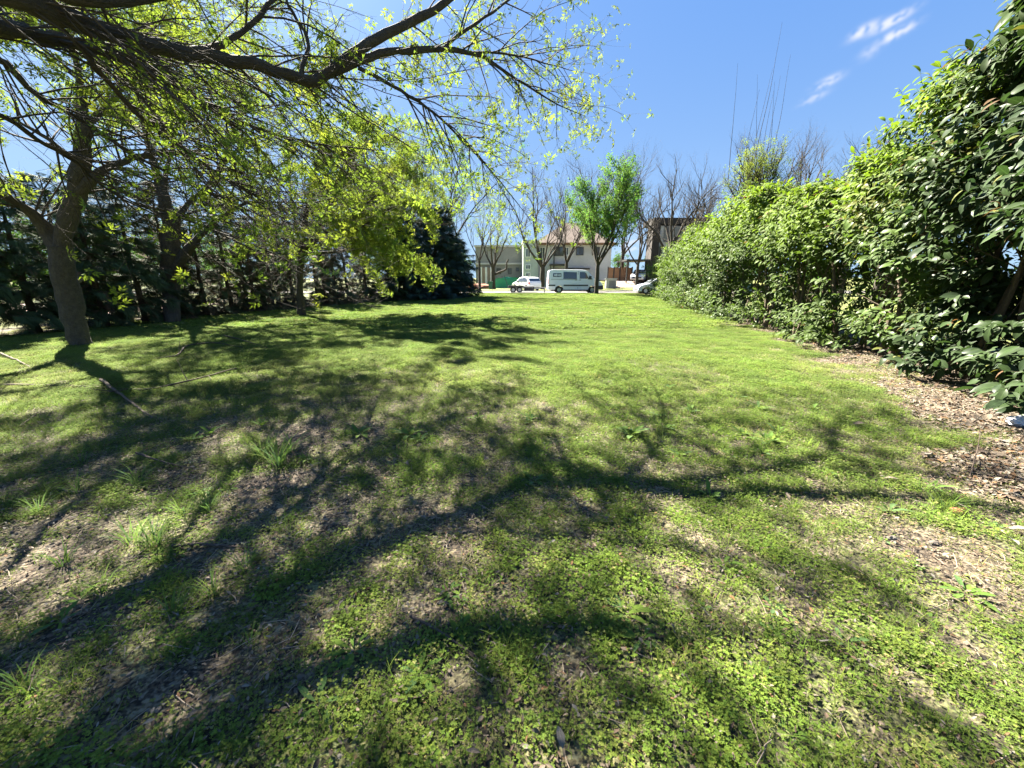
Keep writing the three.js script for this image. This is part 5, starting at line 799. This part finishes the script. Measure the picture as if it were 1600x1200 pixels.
  const lay = (x, z, s) => mat4(V(x, groundY(x, z) + 0.012 + rr(0, 0.02), z), new THREE.Quaternion().setFromEuler(_e.set(-1.57 + rr(-0.6, 0.6), rr(-0.5, 0.5), rr(0, 6.28))).premultiply(new THREE.Quaternion().setFromAxisAngle(UPV, rr(0, 6.28))), V(s, s, s * 0.5));
  for (let i = 0; i < 210000; i++) { const z = i < 120000 ? rr(-14, -0.6) : rr(-5, -0.6), x = rr(-6, hedgeX(z) + 1.6); if (Math.abs(x) > -z * 1.42 + 1.5) continue; const l = litterAt(x, z), bare = 1 - cover(x, z); if (R() > (z > -5.5 ? 0.3 : 0.05) + 0.6 * l * l + 0.35 * bare) continue; const k = Math.floor(R() * 3); lists[k][0].push(lay(x, z, (l > 0.5 ? rr(0.02, 0.075) : rr(0.008, 0.032)))); lists[k][1].push(dcol()); }
  lists.forEach((l, k) => tag(copies(scene, 'dry_leaf_litter', dryL[k], M.dry, ...l), ['flat', 'curled', 'folded'][k] + ' dry brown leaf litter on bare ground and under the hedge', 'leaf litter'));
  // thin straw and twig bits
  { const m = new MB(); m.tube([V(-0.5, 0, 0), V(-0.1, 0.02, 0.02), V(0.5, 0, -0.02)], [0.02, 0.022, 0.012], 4); const g = m.build(), ls = [], cs = []; for (let i = 0; i < 14000; i++) { const z = rr(-10, -0.6), x = rr(-6, hedgeX(z) + 1); if (Math.abs(x) > -z * 1.42 + 1.5) continue; const b = 1 - cover(x, z); if (R() > 0.12 + 0.9 * b) continue; const s = rr(0.04, 0.16); ls.push(mat4(V(x, groundY(x, z) + 0.008 + rr(0, 0.015), z), new THREE.Quaternion().setFromEuler(_e.set(0, rr(0, 6.28), rr(-0.15, 0.15))), V(s, 0.1, 0.1))); const v = rr(0.5, 1.2); cs.push(rgb(0.22 * v, 0.175 * v, 0.125 * v)); } tag(copies(scene, 'straw_litter', g, std({ roughness: 1 }), ls, cs), 'thin dry straw and twig bits scattered on the bare ground', 'straw'); }
  for (let i = 0; i < 90; i++) { const px = rr(1210, 1590), py = rr(575, 720), p = onGround(px, py); if (litterAt(p.x, p.z) < 0.6 || p.x > hedgeX(p.z) + 0.6) continue; const m = single('dry_leaf', pick(dryL), pick(dmats), 'large curled dry leaf on the litter strip under the hedge', 'dry leaf', 'large dry leaves under the hedge'); m.applyMatrix4(lay(p.x, p.z, rr(0.09, 0.16))); m.position.y += 0.02; }
  for (const [px, py, s] of [[637, 732, 0.1], [1285, 1012, 0.06], [1390, 752, 0.1], [1465, 728, 0.09], [1500, 798, 0.09], [1590, 830, 0.1], [1340, 668, 0.1], [875, 1172, 0.06], [740, 1190, 0.05], [760, 725, 0.08], [1100, 968, 0.05], [1580, 850, 0.1], [1230, 780, 0.06], [545, 700, 0.08], [1050, 990, 0.04]]) { const p = onGround(px, py), m = single('dry_leaf', pick(dryL), pick(dmats), 'single dry leaf lying on the open lawn', 'dry leaf', 'single dry leaves on the lawn'); m.applyMatrix4(lay(p.x, p.z, s)); m.position.y += 0.03; }
  // crumbs of earth where the soil lies open
  { const g = new THREE.DodecahedronGeometry(1, 0), ls = [], cs = []; for (let i = 0; i < 60000; i++) { const z = rr(-8, -0.6), x = rr(-6, 6.5); if (Math.abs(x) > -z * 1.42 + 1.5) continue; const b = 1 - cover(x, z); if (R() > b * b * 0.9) continue; const s = 0.003 + 0.011 * Math.pow(R(), 3); ls.push(mat4(V(x, groundY(x, z) + s * 0.3, z), new THREE.Quaternion().setFromEuler(_e.set(rr(0, 6), rr(0, 6), rr(0, 6))), V(s * rr(0.7, 1.5), s * 0.8, s))); const v = rr(0.6, 1.3); cs.push(rgb(0.14 * v, 0.11 * v, 0.08 * v)); } tag(copies(scene, 'soil_crumbs', g, std({ roughness: 1 }), ls, cs), 'loose crumbs of dry brown earth on the bare patches', 'soil'); }
  // rubble and a crumpled bag
  for (const [px, py, s, c, lab] of [[1395, 838, 0.035, [0.16, 0.14, 0.11], 'pale flat stone chip on the bare soil'], [1497, 798, 0.06, [0.35, 0.14, 0.07], 'broken orange-brown brick piece in the litter'], [1460, 845, 0.03, [0.12, 0.1, 0.08], 'grey brown stone beside the pale chip']]) { const g = new THREE.DodecahedronGeometry(1, 1), q = g.attributes.position; for (let i = 0; i < q.count; i++) { const k = 0.8 + 0.4 * fbm(q.getX(i) * 1.5 + px, q.getY(i) * 1.5, q.getZ(i) * 1.5, 2); q.setXYZ(i, q.getX(i) * k * s, q.getY(i) * k * s * 0.45, q.getZ(i) * k * s * 0.6); } g.computeVertexNormals(); const p = onGround(px, py); single('stone', g, std({ color: rgb(...c), roughness: 0.95, bumpMap: plainBump, bumpScale: 0.004 }), lab, 'stone', null, V(p.x, groundY(p.x, p.z) + s * 0.25, p.z)); }
  { const g = new THREE.IcosahedronGeometry(1, 5), q = g.attributes.position; for (let i = 0; i < q.count; i++) { const x = q.getX(i), y = q.getY(i), z = q.getZ(i), k = 0.7 + 0.6 * Math.abs(fbm(x * 2.2 + 7, y * 2.2, z * 2.2, 3) - 0.5) * 2 + 0.2 * Math.abs(fbm(x * 6, y * 6, z * 6, 2) - 0.5); q.setXYZ(i, x * 0.13 * k, y * 0.08 * k, z * 0.11 * k); } g.computeVertexNormals(); const p = onGround(1592, 668); single('plastic_bag', g, std({ color: rgb(0.5, 0.5, 0.51), roughness: 0.4 }), 'crumpled white plastic bag in the dry leaves by the hedge', 'plastic bag', null, V(p.x, 0.06, p.z)); }
}

renderer.render(scene, camera);
